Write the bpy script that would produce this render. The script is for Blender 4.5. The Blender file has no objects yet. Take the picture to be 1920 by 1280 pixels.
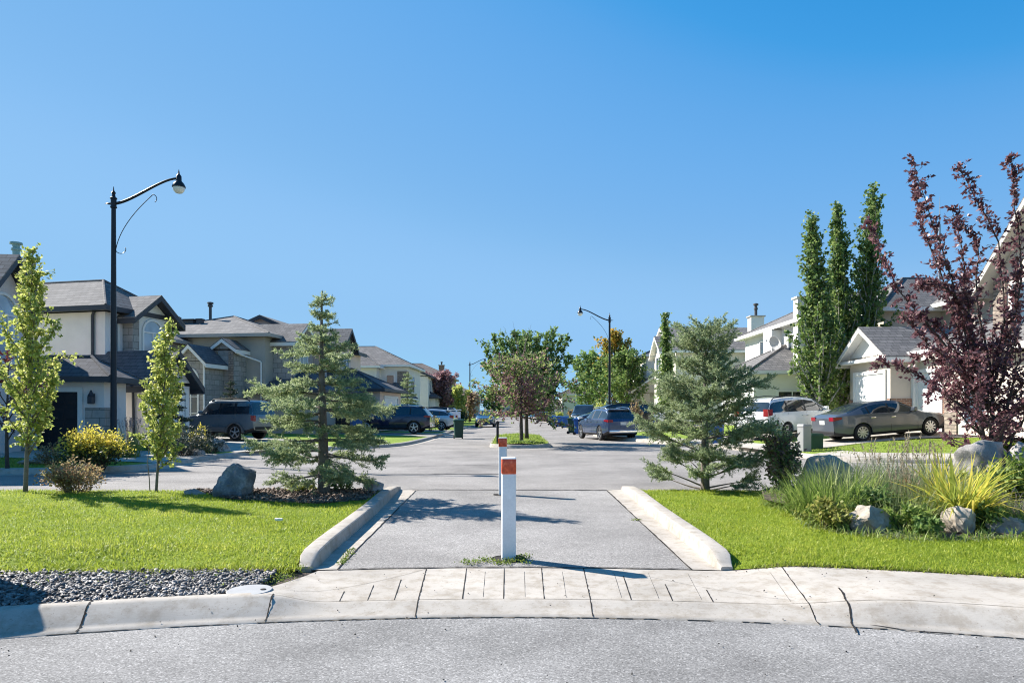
import bpy, bmesh, math, random
import numpy as np
from mathutils import Vector, Matrix
from mathutils.geometry import delaunay_2d_cdt
S = bpy.context.scene
COL = S.collection
R = math.radians
CAMZ, F, HZ = 1.5, 1300.0, 772.0      # camera height, focal length and horizon row in photo pixels

def gp(px, py, z=0.0):                # point of a level z seen at a photo pixel
    d = F*(CAMZ-z)/(py-HZ)
    return ((px-960)/F*d, d, z)
def xd(px, d): return (px-960)/F*d    # x at a depth
def zd(py, d): return CAMZ+(HZ-py)/F*d

# ------------------------------------------------------------------ materials
MATS = {}
def lin(c):
    if isinstance(c, str):
        c = [int(c[i:i+2], 16)/255 for i in (0, 2, 4)]
        c = [x/12.92 if x <= .04045 else ((x+.055)/1.055)**2.4 for x in c]
    return (c[0], c[1], c[2], 1.0)
class NT:
    def __init__(s, name):
        s.m = bpy.data.materials.new(name); s.m.use_nodes = True
        s.t = s.m.node_tree; s.t.nodes.clear()
        s.out = s.n('ShaderNodeOutputMaterial')
    def n(s, k, **kw):
        nd = s.t.nodes.new(k)
        for a, v in kw.items():
            if a.startswith('i_'):
                nd.inputs[a[2:].replace('_', ' ')].default_value = v
            else: setattr(nd, a, v)
        return nd
    def l(s, a, b): s.t.links.new(a, b)
    def noise(s, vec, scale, detail=4, rough=.6):
        nd = s.n('ShaderNodeTexNoise'); nd.inputs['Scale'].default_value = scale
        nd.inputs['Detail'].default_value = detail; nd.inputs['Roughness'].default_value = rough
        if vec is not None: s.l(vec, nd.inputs['Vector'])
        return nd.outputs['Fac']
    def ramp(s, fac, stops):
        nd = s.n('ShaderNodeValToRGB'); cr = nd.color_ramp
        while len(cr.elements) < len(stops): cr.elements.new(.5)
        for e, (p, c) in zip(cr.elements, stops):
            e.position = p; e.color = lin(c)
        s.l(fac, nd.inputs[0]); return nd.outputs[0]
    def mix(s, fac, a, b, mode='MIX'):
        nd = s.n('ShaderNodeMix', data_type='RGBA', blend_type=mode)
        if isinstance(fac, (int, float)): nd.inputs[0].default_value = fac
        else: s.l(fac, nd.inputs[0])
        for i, v in ((6, a), (7, b)):
            if isinstance(v, tuple): nd.inputs[i].default_value = lin(v)
            else: s.l(v, nd.inputs[i])
        return nd.outputs[2]
    def math(s, op, a, b=None):
        nd = s.n('ShaderNodeMath', operation=op)
        for i, v in ((0, a), (1, b)):
            if v is None: continue
            if isinstance(v, (int, float)): nd.inputs[i].default_value = v
            else: s.l(v, nd.inputs[i])
        return nd.outputs[0]
    def bsdf(s, col, rough=.8, spec=.3, metal=0, bump=None, bstr=.3, bdist=.02, coat=0):
        b = s.n('ShaderNodeBsdfPrincipled')
        if isinstance(col, tuple): b.inputs['Base Color'].default_value = lin(col)
        else: s.l(col, b.inputs['Base Color'])
        b.inputs['Roughness'].default_value = rough
        b.inputs['Specular IOR Level'].default_value = spec
        b.inputs['Metallic'].default_value = metal
        b.inputs['Coat Weight'].default_value = coat
        b.inputs['Coat Roughness'].default_value = .04
        if bump is not None:
            bn = s.n('ShaderNodeBump'); bn.inputs['Strength'].default_value = bstr
            bn.inputs['Distance'].default_value = bdist
            s.l(bump, bn.inputs['Height']); s.l(bn.outputs[0], b.inputs['Normal'])
        s.l(b.outputs[0], s.out.inputs[0]); return b
    def obj(s): return s.n('ShaderNodeTexCoord').outputs['Object']
def sc(c, k): return tuple(min(1, x*k) for x in c[:3])
def pm(name, col, rough=.8, var=.12, scale=3., fine=40., bump=.15, spec=.3, metal=0, coat=0, bdist=.01):
    if name in MATS: return MATS[name]
    t = NT(name); v = t.obj()
    n1 = t.noise(v, scale, 5); n2 = t.noise(v, fine, 3)
    f = t.math('ADD', t.math('MULTIPLY', n1, .6), t.math('MULTIPLY', n2, .4))
    c = t.ramp(f, [(.3, sc(col, 1-var*1.3)), (.7, sc(col, 1+var*1.3))])
    t.bsdf(c, rough, spec, metal, n2 if bump else None, bump, bdist, coat)
    MATS[name] = t.m; return t.m
def facade_vec(t):                    # (along the wall, height) of any upright or sloping face
    tc = t.n('ShaderNodeTexCoord')
    sn = t.n('ShaderNodeSeparateXYZ'); t.l(tc.outputs['Normal'], sn.inputs[0])
    sp = t.n('ShaderNodeSeparateXYZ'); t.l(tc.outputs['Object'], sp.inputs[0])
    ax = t.math('GREATER_THAN', t.math('ABSOLUTE', sn.outputs[0]), t.math('ABSOLUTE', sn.outputs[1]))
    u = t.math('ADD', t.math('MULTIPLY', sp.outputs[1], ax), t.math('MULTIPLY', sp.outputs[0], t.math('SUBTRACT', 1., ax)))
    cb = t.n('ShaderNodeCombineXYZ'); t.l(u, cb.inputs[0]); t.l(sp.outputs[2], cb.inputs[1])
    return cb.outputs[0], tc.outputs['Object']
def brickmat(name, c1, c2, mortar, bw, bh, ms=.012, rough=.85, bump=.4, warp=0, zs=1.):
    if name in MATS: return MATS[name]
    t = NT(name); v, o = facade_vec(t)
    if warp:
        nz = t.n('ShaderNodeTexNoise'); nz.inputs['Scale'].default_value = 2.2; t.l(o, nz.inputs['Vector'])
        vm = t.n('ShaderNodeVectorMath', operation='SCALE'); t.l(nz.outputs['Color'], vm.inputs[0]); vm.inputs['Scale'].default_value = warp
        va = t.n('ShaderNodeVectorMath', operation='ADD'); t.l(v, va.inputs[0]); t.l(vm.outputs[0], va.inputs[1]); v = va.outputs[0]
    if zs != 1:
        mp = t.n('ShaderNodeMapping'); mp.inputs['Scale'].default_value = (1, zs, 1); t.l(v, mp.inputs[0]); v = mp.outputs[0]
    b = t.n('ShaderNodeTexBrick'); t.l(v, b.inputs['Vector'])
    b.inputs['Color1'].default_value = lin(c1); b.inputs['Color2'].default_value = lin(c2)
    b.inputs['Mortar'].default_value = lin(mortar); b.inputs['Scale'].default_value = 1
    b.inputs['Mortar Size'].default_value = ms; b.inputs['Brick Width'].default_value = bw; b.inputs['Row Height'].default_value = bh
    b.inputs['Bias'].default_value = 0
    n = t.noise(o, 9, 5); n2 = t.noise(o, .7, 3)
    c = t.mix(.5, b.outputs[0], t.ramp(n, [(.3, (.55,)*3), (.7, (1.,)*3)]), 'MULTIPLY')
    c = t.mix(.5, c, t.ramp(n2, [(.3, (.7,)*3), (.7, (1.,)*3)]), 'MULTIPLY')
    t.bsdf(c, rough, .25, 0, b.outputs['Fac'], -bump, .01)
    MATS[name] = t.m; return t.m
def leafmat(name, cols, trans=.45, rough=.55, clump=1.6, wr=.55, wc=.5, det=2):
    """leaves: every leaf its own tone (random per island), clumps by noise, light through the blade"""
    if name in MATS: return MATS[name]
    t = NT(name)
    ri = t.n('ShaderNodeNewGeometry').outputs['Random Per Island']
    cl = t.noise(t.obj(), clump, det)
    f = t.math('ADD', t.math('MULTIPLY', ri, wr), t.math('MULTIPLY', cl, wc))
    k = len(cols)
    c = t.ramp(f, [(.12+.76*i/max(1, k-1), x) for i, x in enumerate(cols)])
    b = t.n('ShaderNodeBsdfPrincipled'); t.l(c, b.inputs['Base Color'])
    b.inputs['Roughness'].default_value = rough; b.inputs['Specular IOR Level'].default_value = .35
    tr = t.n('ShaderNodeBsdfTranslucent')
    hs = t.n('ShaderNodeHueSaturation'); hs.inputs['Value'].default_value = 1.45; hs.inputs['Saturation'].default_value = .95
    t.l(c, hs.inputs['Color']); t.l(hs.outputs[0], tr.inputs[0])
    mx = t.n('ShaderNodeMixShader'); mx.inputs[0].default_value = trans
    t.l(b.outputs[0], mx.inputs[1]); t.l(tr.outputs[0], mx.inputs[2]); t.l(mx.outputs[0], t.out.inputs[0])
    MATS[name] = t.m; return t.m
def glassmat(name, col, rough=.04, spec=1., var=0.):
    if name in MATS: return MATS[name]
    t = NT(name)
    n = t.noise(t.obj(), .8, 2)
    t.bsdf(t.ramp(n, [(.35, sc(col, .6)), (.65, sc(col, 1.3))]), rough, spec, 0, n, .02, .05)
    MATS[name] = t.m; return t.m
def carpaint(name, col, rough=.28, metal=.3):
    if name in MATS: return MATS[name]
    t = NT(name); n = t.noise(t.obj(), 2., 3); sp = t.noise(t.obj(), 900, 1)
    c = t.ramp(t.math('ADD', t.math('MULTIPLY', n, .5), t.math('MULTIPLY', sp, .5)), [(.3, sc(col, .88)), (.7, sc(col, 1.1))])
    t.bsdf(c, rough, .5, metal, None, coat=.8)
    MATS[name] = t.m; return t.m

# ------------------------------------------------------------------ objects
def tag(o, label=None, cat=None, group=None, kind=None):
    if label: o['label'] = label
    if cat: o['category'] = cat
    if group: o['group'] = group
    if kind: o['kind'] = kind
    return o
def thing(name, label, cat, loc=(0, 0, 0), rz=0, group=None):
    o = bpy.data.objects.new(name, None); COL.objects.link(o)
    o.empty_display_size = .2
    o.location = loc; o.rotation_euler = (0, 0, rz)
    return tag(o, label, cat, group)
def link(name, me, mats, parent=None, loc=None, rz=0):
    for m in (mats if isinstance(mats, (list, tuple)) else [mats]): me.materials.append(m)
    o = bpy.data.objects.new(name, me); COL.objects.link(o)
    if parent is not None: o.parent = parent
    if loc is not None: o.location = loc
    if rz: o.rotation_euler = (0, 0, rz)
    return o
def children(o): return [c for c in bpy.data.objects if c.parent == o]
def copy_tree(o, parent=None, table=None):
    if table is None:
        table = {}
        for c in bpy.data.objects:
            if c.parent: table.setdefault(c.parent.name, []).append(c)
    c = o.copy(); COL.objects.link(c)
    if parent is not None: c.parent = parent
    for ch in table.get(o.name, []): copy_tree(ch, c, table)
    return c

class MB:
    """collects boxes, tubes, polygons; build() links them as one mesh"""
    def __init__(s): s.v = []; s.f = []; s.mi = []; s.cur = 0
    def add(s, vs, fs):
        b = len(s.v); s.v += [tuple(v) for v in vs]
        s.f += [tuple(b+i for i in f) for f in fs]; s.mi += [s.cur]*len(fs); return s
    def box(s, x0, x1, y0, y1, z0, z1, M=None, bev=0):
        if x1 < x0: x0, x1 = x1, x0
        if y1 < y0: y0, y1 = y1, y0
        if bev:
            bm = bmesh.new(); bmesh.ops.create_cube(bm, size=1)
            for v in bm.verts:
                v.co = Vector(((x0+x1)/2+v.co.x*(x1-x0), (y0+y1)/2+v.co.y*(y1-y0), (z0+z1)/2+v.co.z*(z1-z0)))
            bmesh.ops.bevel(bm, geom=list(bm.edges), offset=bev, segments=2, profile=.5, affect='EDGES')
            bm.verts.index_update()
            vs = [v.co.copy() for v in bm.verts]; fs = [[v.index for v in f.verts] for f in bm.faces]; bm.free()
        else:
            vs = [Vector(p) for p in ((x0,y0,z0),(x1,y0,z0),(x1,y1,z0),(x0,y1,z0),(x0,y0,z1),(x1,y0,z1),(x1,y1,z1),(x0,y1,z1))]
            fs = [(0,3,2,1),(4,5,6,7),(0,1,5,4),(1,2,6,5),(2,3,7,6),(3,0,4,7)]
        if M is not None: vs = [M @ v for v in vs]
        return s.add(vs, fs)
    def tube(s, pts, rad, n=8, cap=True):
        pts = [Vector(p) for p in pts]; k = len(pts)
        if not isinstance(rad, (list, tuple)): rad = [rad]*k
        vs = []; prev = None
        for i, p in enumerate(pts):
            d = (pts[min(i+1, k-1)]-pts[max(i-1, 0)])
            d = d.normalized() if d.length > 1e-9 else Vector((0, 0, 1))
            if prev is None:
                a = d.cross(Vector((0, 0, 1)) if abs(d.z) < .9 else Vector((1, 0, 0))).normalized()
            else:
                a = prev - d*prev.dot(d)
                a = a.normalized() if a.length > 1e-6 else d.orthogonal().normalized()
            prev = a; b = d.cross(a)
            for j in range(n):
                t = 2*math.pi*j/n
                vs.append(p+(a*math.cos(t)+b*math.sin(t))*rad[i])
        fs = [(i*n+j, i*n+(j+1) % n, (i+1)*n+(j+1) % n, (i+1)*n+j) for i in range(k-1) for j in range(n)]
        if cap: fs += [tuple(range(n-1, -1, -1)), tuple((k-1)*n+j for j in range(n))]
        return s.add(vs, fs)
    def lathe(s, prof, c=(0, 0, 0), n=16, M=None, sx=1, sy=1):
        vs = [Vector((c[0]+r*math.cos(2*math.pi*j/n)*sx, c[1]+r*math.sin(2*math.pi*j/n)*sy, c[2]+z)) for r, z in prof for j in range(n)]
        if M is not None: vs = [M @ v for v in vs]
        k = len(prof)
        fs = [(i*n+j, i*n+(j+1) % n, (i+1)*n+(j+1) % n, (i+1)*n+j) for i in range(k-1) for j in range(n)]
        fs += [tuple(range(n-1, -1, -1)), tuple((k-1)*n+j for j in range(n))]
        return s.add(vs, fs)
    def prism(s, poly, n, d):          # polygon (3d points) pushed along n by d
        n = Vector(n)*d; k = len(poly)
        vs = [Vector(p) for p in poly]+[Vector(p)+n for p in poly]
        fs = [tuple(range(k-1, -1, -1)), tuple(range(k, 2*k))]+[(i, (i+1) % k, k+(i+1) % k, k+i) for i in range(k)]
        return s.add(vs, fs)
    def mesh(s, name, smooth=False, fix=True, ang=None):
        me = bpy.data.meshes.new(name); me.from_pydata(s.v, [], s.f); me.update()
        if any(s.mi):
            me.polygons.foreach_set('material_index', s.mi)
        if fix:
            bm = bmesh.new(); bm.from_mesh(me)
            bmesh.ops.recalc_face_normals(bm, faces=bm.faces); bm.to_mesh(me); bm.free()
        if smooth: me.shade_smooth()
        if ang is not None: me.shade_smooth(); me.set_sharp_from_angle(angle=R(ang))
        return me
    def build(s, name, mats, parent=None, smooth=False, fix=True, loc=None, rz=0, ang=None):
        return link(name, s.mesh(name, smooth, fix, ang), mats, parent, loc, rz)

def np_mesh(name, V, F, smooth=False):
    """V (n,3), F (m,k) arrays"""
    V = np.ascontiguousarray(V, np.float32); F = np.ascontiguousarray(F, np.int32)
    me = bpy.data.meshes.new(name); m, k = F.shape
    me.vertices.add(len(V)); me.vertices.foreach_set('co', V.ravel())
    me.loops.add(m*k); me.loops.foreach_set('vertex_index', F.ravel())
    me.polygons.add(m); me.polygons.foreach_set('loop_start', np.arange(0, m*k, k, dtype=np.int32))
    me.polygons.foreach_set('loop_total', np.full(m, k, np.int32))
    if smooth: me.polygons.foreach_set('use_smooth', np.ones(m, bool))
    me.update(calc_edges=True); return me
def unit(a): return a/np.maximum(np.linalg.norm(a, axis=-1, keepdims=True), 1e-9)
def leaf_mesh(name, P, D, L, W, rng, fold=.0, nrm=None):
    """diamond leaves: base P, direction D, length L, width W"""
    n = len(P); D = unit(D)
    N = unit(rng.normal(size=(n, 3))+(np.array([0, 0, .6]) if nrm is None else nrm))
    A = unit(np.cross(D, N)); N = np.cross(A, D)
    L = np.broadcast_to(L, n)[:, None]; W = np.broadcast_to(W, n)[:, None]
    V = np.empty((n, 4, 3))
    V[:, 0] = P; V[:, 1] = P+D*L*.45+A*W*.5+N*W*.12; V[:, 2] = P+D*L; V[:, 3] = P+D*L*.45-A*W*.5+N*W*.12
    return np_mesh(name, V.reshape(-1, 3), np.arange(n*4).reshape(n, 4))
def blade_mesh(name, P, H, az, lean, W, rng, seg=3):
    """curved grass blades: root P, length H, azimuth, lean (0 upright .. 1 bent over), width"""
    n = len(P); V = np.empty((n, (seg+1)*2, 3))
    dirh = np.stack([np.cos(az), np.sin(az), np.zeros(n)], 1)
    pa = az+np.pi/2+rng.normal(size=n)*.6
    side = np.stack([np.cos(pa), np.sin(pa), np.zeros(n)], 1)
    for i in range(seg+1):
        t = i/seg
        ang = lean*(.35+t*1.25)
        p = P+dirh*(H*t*np.sin(ang))[:, None]+np.array([0, 0, 1])*(H*t*np.cos(ang))[:, None]
        w = (W*(1-t**1.6*.92)*.5)[:, None]
        V[:, 2*i] = p-side*w; V[:, 2*i+1] = p+side*w
    k = (seg+1)*2
    q = np.array([[2*i, 2*i+1, 2*i+3, 2*i+2] for i in range(seg)])
    Fa = (np.arange(n)[:, None, None]*k+q[None]).reshape(-1, 4)
    return np_mesh(name, V.reshape(-1, 3), Fa)

def in_poly(x, y, poly):
    x = np.asarray(x, float); y = np.asarray(y, float); r = np.zeros(x.shape, bool); j = len(poly)-1
    for i in range(len(poly)):
        xi, yi = poly[i][:2]; xj, yj = poly[j][:2]
        c = ((yi > y) != (yj > y)) & (x < (xj-xi)*(y-yi)/((yj-yi) or 1e-12)+xi)
        r ^= c; j = i
    return r
def sheet(name, poly, zf, mat, step=1., kind='structure', jitter=0, parent=None):
    """polygon filled with a grid, draped on the height zf(x, y)"""
    pts = []; k = len(poly)
    for i in range(k):
        a, b = Vector(poly[i][:2]), Vector(poly[(i+1) % k][:2])
        m = max(1, int((b-a).length/step))
        pts += [a.lerp(b, t/m) for t in range(m)]
    nb = len(pts)
    xs = [p.x for p in pts]; ys = [p.y for p in pts]
    gx, gy = np.meshgrid(np.arange(min(xs)+step/2, max(xs), step), np.arange(min(ys)+step/2, max(ys), step))
    ok = in_poly(gx, gy, pts)
    pts += [Vector((a, b)) for a, b in zip(gx[ok], gy[ok])]
    v, e, f, *_ = delaunay_2d_cdt(pts, [(i, (i+1) % nb) for i in range(nb)], [], 1, 1e-4)
    me = bpy.data.meshes.new(name)
    me.from_pydata([(p.x, p.y, zf(p.x, p.y)) for p in v], [], [tuple(q) for q in f]); me.update()
    bm = bmesh.new(); bm.from_mesh(me)
    for q in bm.faces:
        if q.normal.z < 0: q.normal_flip()
    bm.to_mesh(me); bm.free(); me.shade_smooth()
    o = link(name, me, mat, parent)
    if kind: o['kind'] = kind
    return o

# ------------------------------------------------------------------ camera, sun, sky
cam = bpy.data.cameras.new('camera'); co = bpy.data.objects.new('camera', cam); COL.objects.link(co)
co.location = (0, 0, CAMZ); co.rotation_euler = (R(90), 0, 0)
cam.sensor_width = 36; cam.lens = 36*F/1920; cam.shift_y = (HZ-640)/1920
cam.clip_start = .1; cam.clip_end = 6000; S.camera = co
SUN_EL, SUN_AZ = 37.0, -60.0          # azimuth measured from +Y (view direction) to +X
sd = Vector((math.sin(R(SUN_AZ))*math.cos(R(SUN_EL)), math.cos(R(SUN_AZ))*math.cos(R(SUN_EL)), math.sin(R(SUN_EL))))
sl = bpy.data.lights.new('sun', 'SUN'); sl.energy = 4.4; sl.angle = R(.55); sl.color = (1, .95, .88)
so = bpy.data.objects.new('sun', sl); COL.objects.link(so); so.rotation_euler = (-sd).to_track_quat('-Z', 'Y').to_euler()
so.location = sd*60
w = bpy.data.worlds.new('World'); S.world = w; w.use_nodes = True
wt = w.node_tree; bg = wt.nodes['Background']
sky = wt.nodes.new('ShaderNodeTexSky'); sky.sky_type = 'NISHITA'; sky.sun_disc = False
sky.sun_elevation = R(SUN_EL); sky.sun_rotation = R(SUN_AZ); sky.altitude = 3000; sky.air_density = 1.0; sky.dust_density = 0; sky.ozone_density = 8.0
EXPO = 1.38
# soft shoulder on the sky's brightness, so that the glow by the horizon keeps its blue
def vmul(src, k):
    nd = wt.nodes.new('ShaderNodeVectorMath'); nd.operation = 'SCALE'; wt.links.new(src, nd.inputs[0]); nd.inputs['Scale'].default_value = k; return nd.outputs[0]
cv = wt.nodes.new('ShaderNodeRGBCurve'); wt.links.new(vmul(sky.outputs[0], .0874), cv.inputs['Color'])
for c, pts in zip(cv.mapping.curves, (((0, 0), (.044, .0165), (.053, .044), (.085, .084), (.104, .103), (.16, .110), (.30, .120), (.5, .16), (1, .185)), ((0, 0), (.10, .121), (.12, .147), (.18, .180), (.228, .203), (.344, .212), (.45, .225), (.65, .258), (1, .28)), ((0, 0), (.248, .284), (.296, .305), (.43, .320), (.5, .334), (.72, .334), (1, .33)))):
    c.points[0].location = pts[0]; c.points[1].location = pts[-1]
    for q in pts[1:-1]: c.points.new(*q)
cv.mapping.update()
wt.links.new(vmul(cv.outputs[0], 2.72/(2**EXPO)/.13), bg.inputs[0]); bg.inputs[1].default_value = .13
S.view_settings.view_transform = 'Standard'; S.view_settings.look = 'None'; S.view_settings.exposure = EXPO; S.view_settings.gamma = 1
S.view_settings.use_curve_mapping = False
S.cycles.max_bounces = 6; S.cycles.transparent_max_bounces = 6
S.cycles.use_denoising = True; S.cycles.filter_width = 1.1
# ================================================================== SETTING
def asphaltmat(name, base, fine=170, stain=.12):
    t = NT(name); v = t.obj()
    a = t.n('ShaderNodeTexVoronoi'); a.inputs['Scale'].default_value = fine; t.l(v, a.inputs['Vector'])
    n1 = t.noise(v, fine*.6, 3, .7); n2 = t.noise(v, .45, 5, .55); n3 = t.noise(v, 2.6, 4)
    sp = t.n('ShaderNodeSeparateColor'); t.l(a.outputs['Color'], sp.inputs[0])
    g = t.ramp(sp.outputs[0], [(0, sc(base, .62)), (.5, base), (.86, sc(base, 1.16)), (1, sc(base, 1.75))])
    g = t.mix(.6, g, t.ramp(n1, [(.3, (.62,)*3), (.7, (1.,)*3)]), 'MULTIPLY')
    g = t.mix(1., g, t.ramp(n2, [(.3, (1-stain*3,)*3), (.62, (1.,)*3)]), 'MULTIPLY')
    g = t.mix(1., g, t.ramp(n3, [(.25, (1-stain,)*3), (.6, (1.,)*3)]), 'MULTIPLY')
    t.bsdf(g, .9, .2, 0, n1, .5, .006); return t.m
def concretemat(name, base, var=.1):
    t = NT(name); v = t.obj()
    n1 = t.noise(v, 1.1, 6, .6); n2 = t.noise(v, 160, 3, .7); n3 = t.noise(v, 7, 5, .7)
    sx = t.n('ShaderNodeMapping'); sx.inputs['Scale'].default_value = (1.2, 60, 60); t.l(v, sx.inputs[0])
    n4 = t.noise(sx.outputs[0], 1.4, 2)
    g = t.ramp(n1, [(.28, sc(base, 1-var*1.6)), (.65, sc(base, 1+var*.5))])
    g = t.mix(.5, g, t.ramp(n2, [(.3, (.8,)*3), (.7, (1.,)*3)]), 'MULTIPLY')
    g = t.mix(.7, g, t.ramp(n3, [(.36, (.70, .66, .60)), (.54, (1., 1., 1.))]), 'MULTIPLY')
    n5 = t.noise(v, 45, 2, .5); g = t.mix(.6, g, t.ramp(n5, [(.27, (.55, .52, .48)), (.36, (1., 1., 1.))]), 'MULTIPLY')
    g = t.mix(.2, g, t.ramp(n4, [(.35, (.75,)*3), (.6, (1.,)*3)]), 'MULTIPLY')
    t.bsdf(g, .85, .25, 0, n2, .25, .004); return t.m
def lawnmat(name, c1, c2, c3):
    t = NT(name); v = t.obj()
    n1 = t.noise(v, .55, 4); n2 = t.noise(v, 60, 4, .75); n3 = t.noise(v, 6, 4)
    f = t.math('ADD', t.math('MULTIPLY', n1, .35), t.math('ADD', t.math('MULTIPLY', n2, .4), t.math('MULTIPLY', n3, .25)))
    t.bsdf(t.ramp(f, [(.3, c1), (.5, c2), (.7, c3)]), .9, .15, 0, n2, .8, .03); return t.m
M_ROAD = asphaltmat('old_asphalt', (.325, .302, .28), 120)
M_NEAR = asphaltmat('coarse_asphalt', (.315, .303, .29), 105, .15)
M_PATH = asphaltmat('path_asphalt', (.345, .325, .305), 100, .12)
M_CONC = concretemat('kerb_concrete', (.465, .42, .365), .16)
M_CONC2 = concretemat('drive_concrete', (.48, .445, .39), .13)
M_LAWN = lawnmat('lawn_soil', (.10, .15, .012), (.19, .26, .022), (.30, .35, .04))
M_LOT = lawnmat('lot_grass', (.10, .16, .02), (.20, .28, .04), (.30, .35, .07))
M_FAR = lawnmat('dry_grass', (.16, .17, .06), (.22, .22, .08), (.28, .26, .1))
M_DIRT = pm('mulch', (.10, .075, .06), .95, .5, 6, 55, .8, bdist=.03)
M_GROOVE = pm('joint_dirt', (.022, .019, .017), .95, .3)
M_SEAL = pm('crack_sealant', (.035, .034, .034), .7, .3)

sheet('ground', [(-3000, -60), (3000, -60), (3000, 5000), (-3000, 5000)], lambda x, y: -.32, M_FAR, 700)
# --- cul-de-sac and the street beyond it
OL = [(-24, 16.3), (-12.5, 16.6), (-10.6, 16.9), (-9.7, 17.6), (-9.35, 18.7), (-9.4, 20.5), (-9.4, 22.3), (-9.0, 24), (-8.0, 25.8), (-6.6, 27.4), (-5.3, 29.0), (-4.7, 31.2), (-4.45, 36), (-4.2, 55), (-3.8, 80), (-3.3, 120), (-2.6, 230)]
OR = [(24, 19.3), (14, 19.7), (11.2, 20.2), (10.0, 21.0), (9.5, 22.4), (9.3, 25), (8.7, 28), (7.7, 31), (6.4, 34.2), (5.6, 37), (5.25, 41), (5.15, 55), (5.0, 80), (4.9, 120), (4.8, 230)]
def seg_dist(x, y, L):
    b = 1e9
    for (ax, ay), (bx, by) in zip(L, L[1:]):
        dx, dy = bx-ax, by-ay
        t = max(0, min(1, ((x-ax)*dx+(y-ay)*dy)/(dx*dx+dy*dy)))
        b = min(b, math.hypot(x-ax-t*dx, y-ay-t*dy))
    return b
KH = .13
def zl(x, y): return KH+min(.25, .014*max(0, seg_dist(x, y, OL)-.3))
def zr(x, y):
    d = max(0, seg_dist(x, y, OR)-.3)
    return KH+min(.075*d, .6+.008*d)
def zlot(x, y): return zl(x, y) if x < 0 else zr(x, y)
sheet('street', [(-24, 13.15), (-2.3, 13.15), (2.3, 13.15), (24, 13.15)]+OR+OL[::-1], lambda x, y: 0., M_ROAD, 6)
def offset(L, d, left):
    o = []
    for i, p in enumerate(L):
        a = Vector(L[max(0, i-1)]); b = Vector(L[min(len(L)-1, i+1)])
        t = (b-a).normalized(); n = Vector((-t.y, t.x)) if left else Vector((t.y, -t.x))
        o.append((p[0]+n.x*d, p[1]+n.y*d))
    return o
sheet('lot_ground', offset(OL, .2, True)+[(-2.6, 231), (-70, 231), (-70, 16.4)], zl, M_LOT, 1.6)
sheet('lot_ground', offset(OR, .2, False)+[(4.8, 231), (75, 231), (75, 19.4)], zr, M_LOT, 1.6)
def kerb(L, left):
    mb = MB(); prof = [(-.28, .006), (0, .012), (.035, KH-.02), (.07, KH+.004), (.21, KH+.012), (.24, KH-.05)]
    rows = [[(p[0], p[1], z) for p in offset(L, d, left)] for d, z in prof]
    k = len(L); vs = [v for r in rows for v in r]
    fs = [(j*k+i, j*k+i+1, (j+1)*k+i+1, (j+1)*k+i) for j in range(len(prof)-1) for i in range(k-1)]
    mb.add(vs, fs); return mb
def smoothline(L, n=3):
    o = []
    for i in range(len(L)-1):
        p0, p1, p2, p3 = [Vector(L[max(0, min(len(L)-1, j))]) for j in (i-1, i, i+1, i+2)]
        for q in range(n):
            t = q/n
            # limited Catmull-Rom
            m1 = (p2-p0)*.5; m2 = (p3-p1)*.5; ln = (p2-p1).length
            if m1.length > ln: m1 = m1.normalized()*ln
            if m2.length > ln: m2 = m2.normalized()*ln
            h = p1*(2*t**3-3*t*t+1)+m1*(t**3-2*t*t+t)+p2*(-2*t**3+3*t*t)+m2*(t**3-t*t)
            o.append((h.x, h.y))
    return o+[L[-1]]
tag(kerb(smoothline(OL), True).build('kerb', M_CONC, ang=50), kind='structure')
tag(kerb(smoothline(OR), False).build('kerb', M_CONC, ang=50), kind='structure')
def drape(name, poly, mat, dz, step=.8):
    return sheet(name, poly, lambda x, y: zlot(x, y)+dz, mat, step)
# pavements and driveways on the lots (sheets laid on the lot ground)
drape('sidewalk', offset(OR[:5], .25, False)+offset(OR[:5], 1.5, False)[::-1], M_CONC2, .014)
drape('sidewalk', offset(OR[5:], .25, False)+offset(OR[5:], 1.4, False)[::-1], M_CONC2, .010)
drape('driveway', [(9.0, 23.6), (8.8, 27.2), (12, 27.9), (16.2, 28.6), (17.6, 28.4), (17.6, 25.6), (13, 25.2)], M_CONC2, .018)
drape('driveway', [(8.5, 28.8), (7.3, 32.2), (12, 34), (19, 36.5), (20, 33), (13, 31)], M_CONC2, .018)
drape('driveway', [(5.3, 41), (5.2, 48), (12.7, 50), (12.7, 43)], M_CONC2, .018)
drape('driveway', [(5.2, 57), (5.1, 63), (13, 63), (13, 57)], M_CONC2, .018)
drape('driveway', [(-9.3, 23.4), (-7.0, 27.1), (-10, 32), (-16, 38), (-19, 36), (-15, 29)], M_CONC2, .016)
drape('driveway', [(-9.6, 18.6), (-9.5, 22.5), (-16, 24.6), (-16.5, 20.5)], M_CONC2, .016)
drape('driveway', [(-4.4, 38.6), (-4.3, 44), (-12, 45), (-12, 41)], M_CONC2, .016)
drape('driveway', [(-4.3, 47), (-4.2, 52), (-11, 54), (-11, 48)], M_CONC2, .016)
drape('driveway', [(-4.2, 60), (-4.1, 66), (-11, 66), (-11, 60)], M_CONC2, .016)
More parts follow.
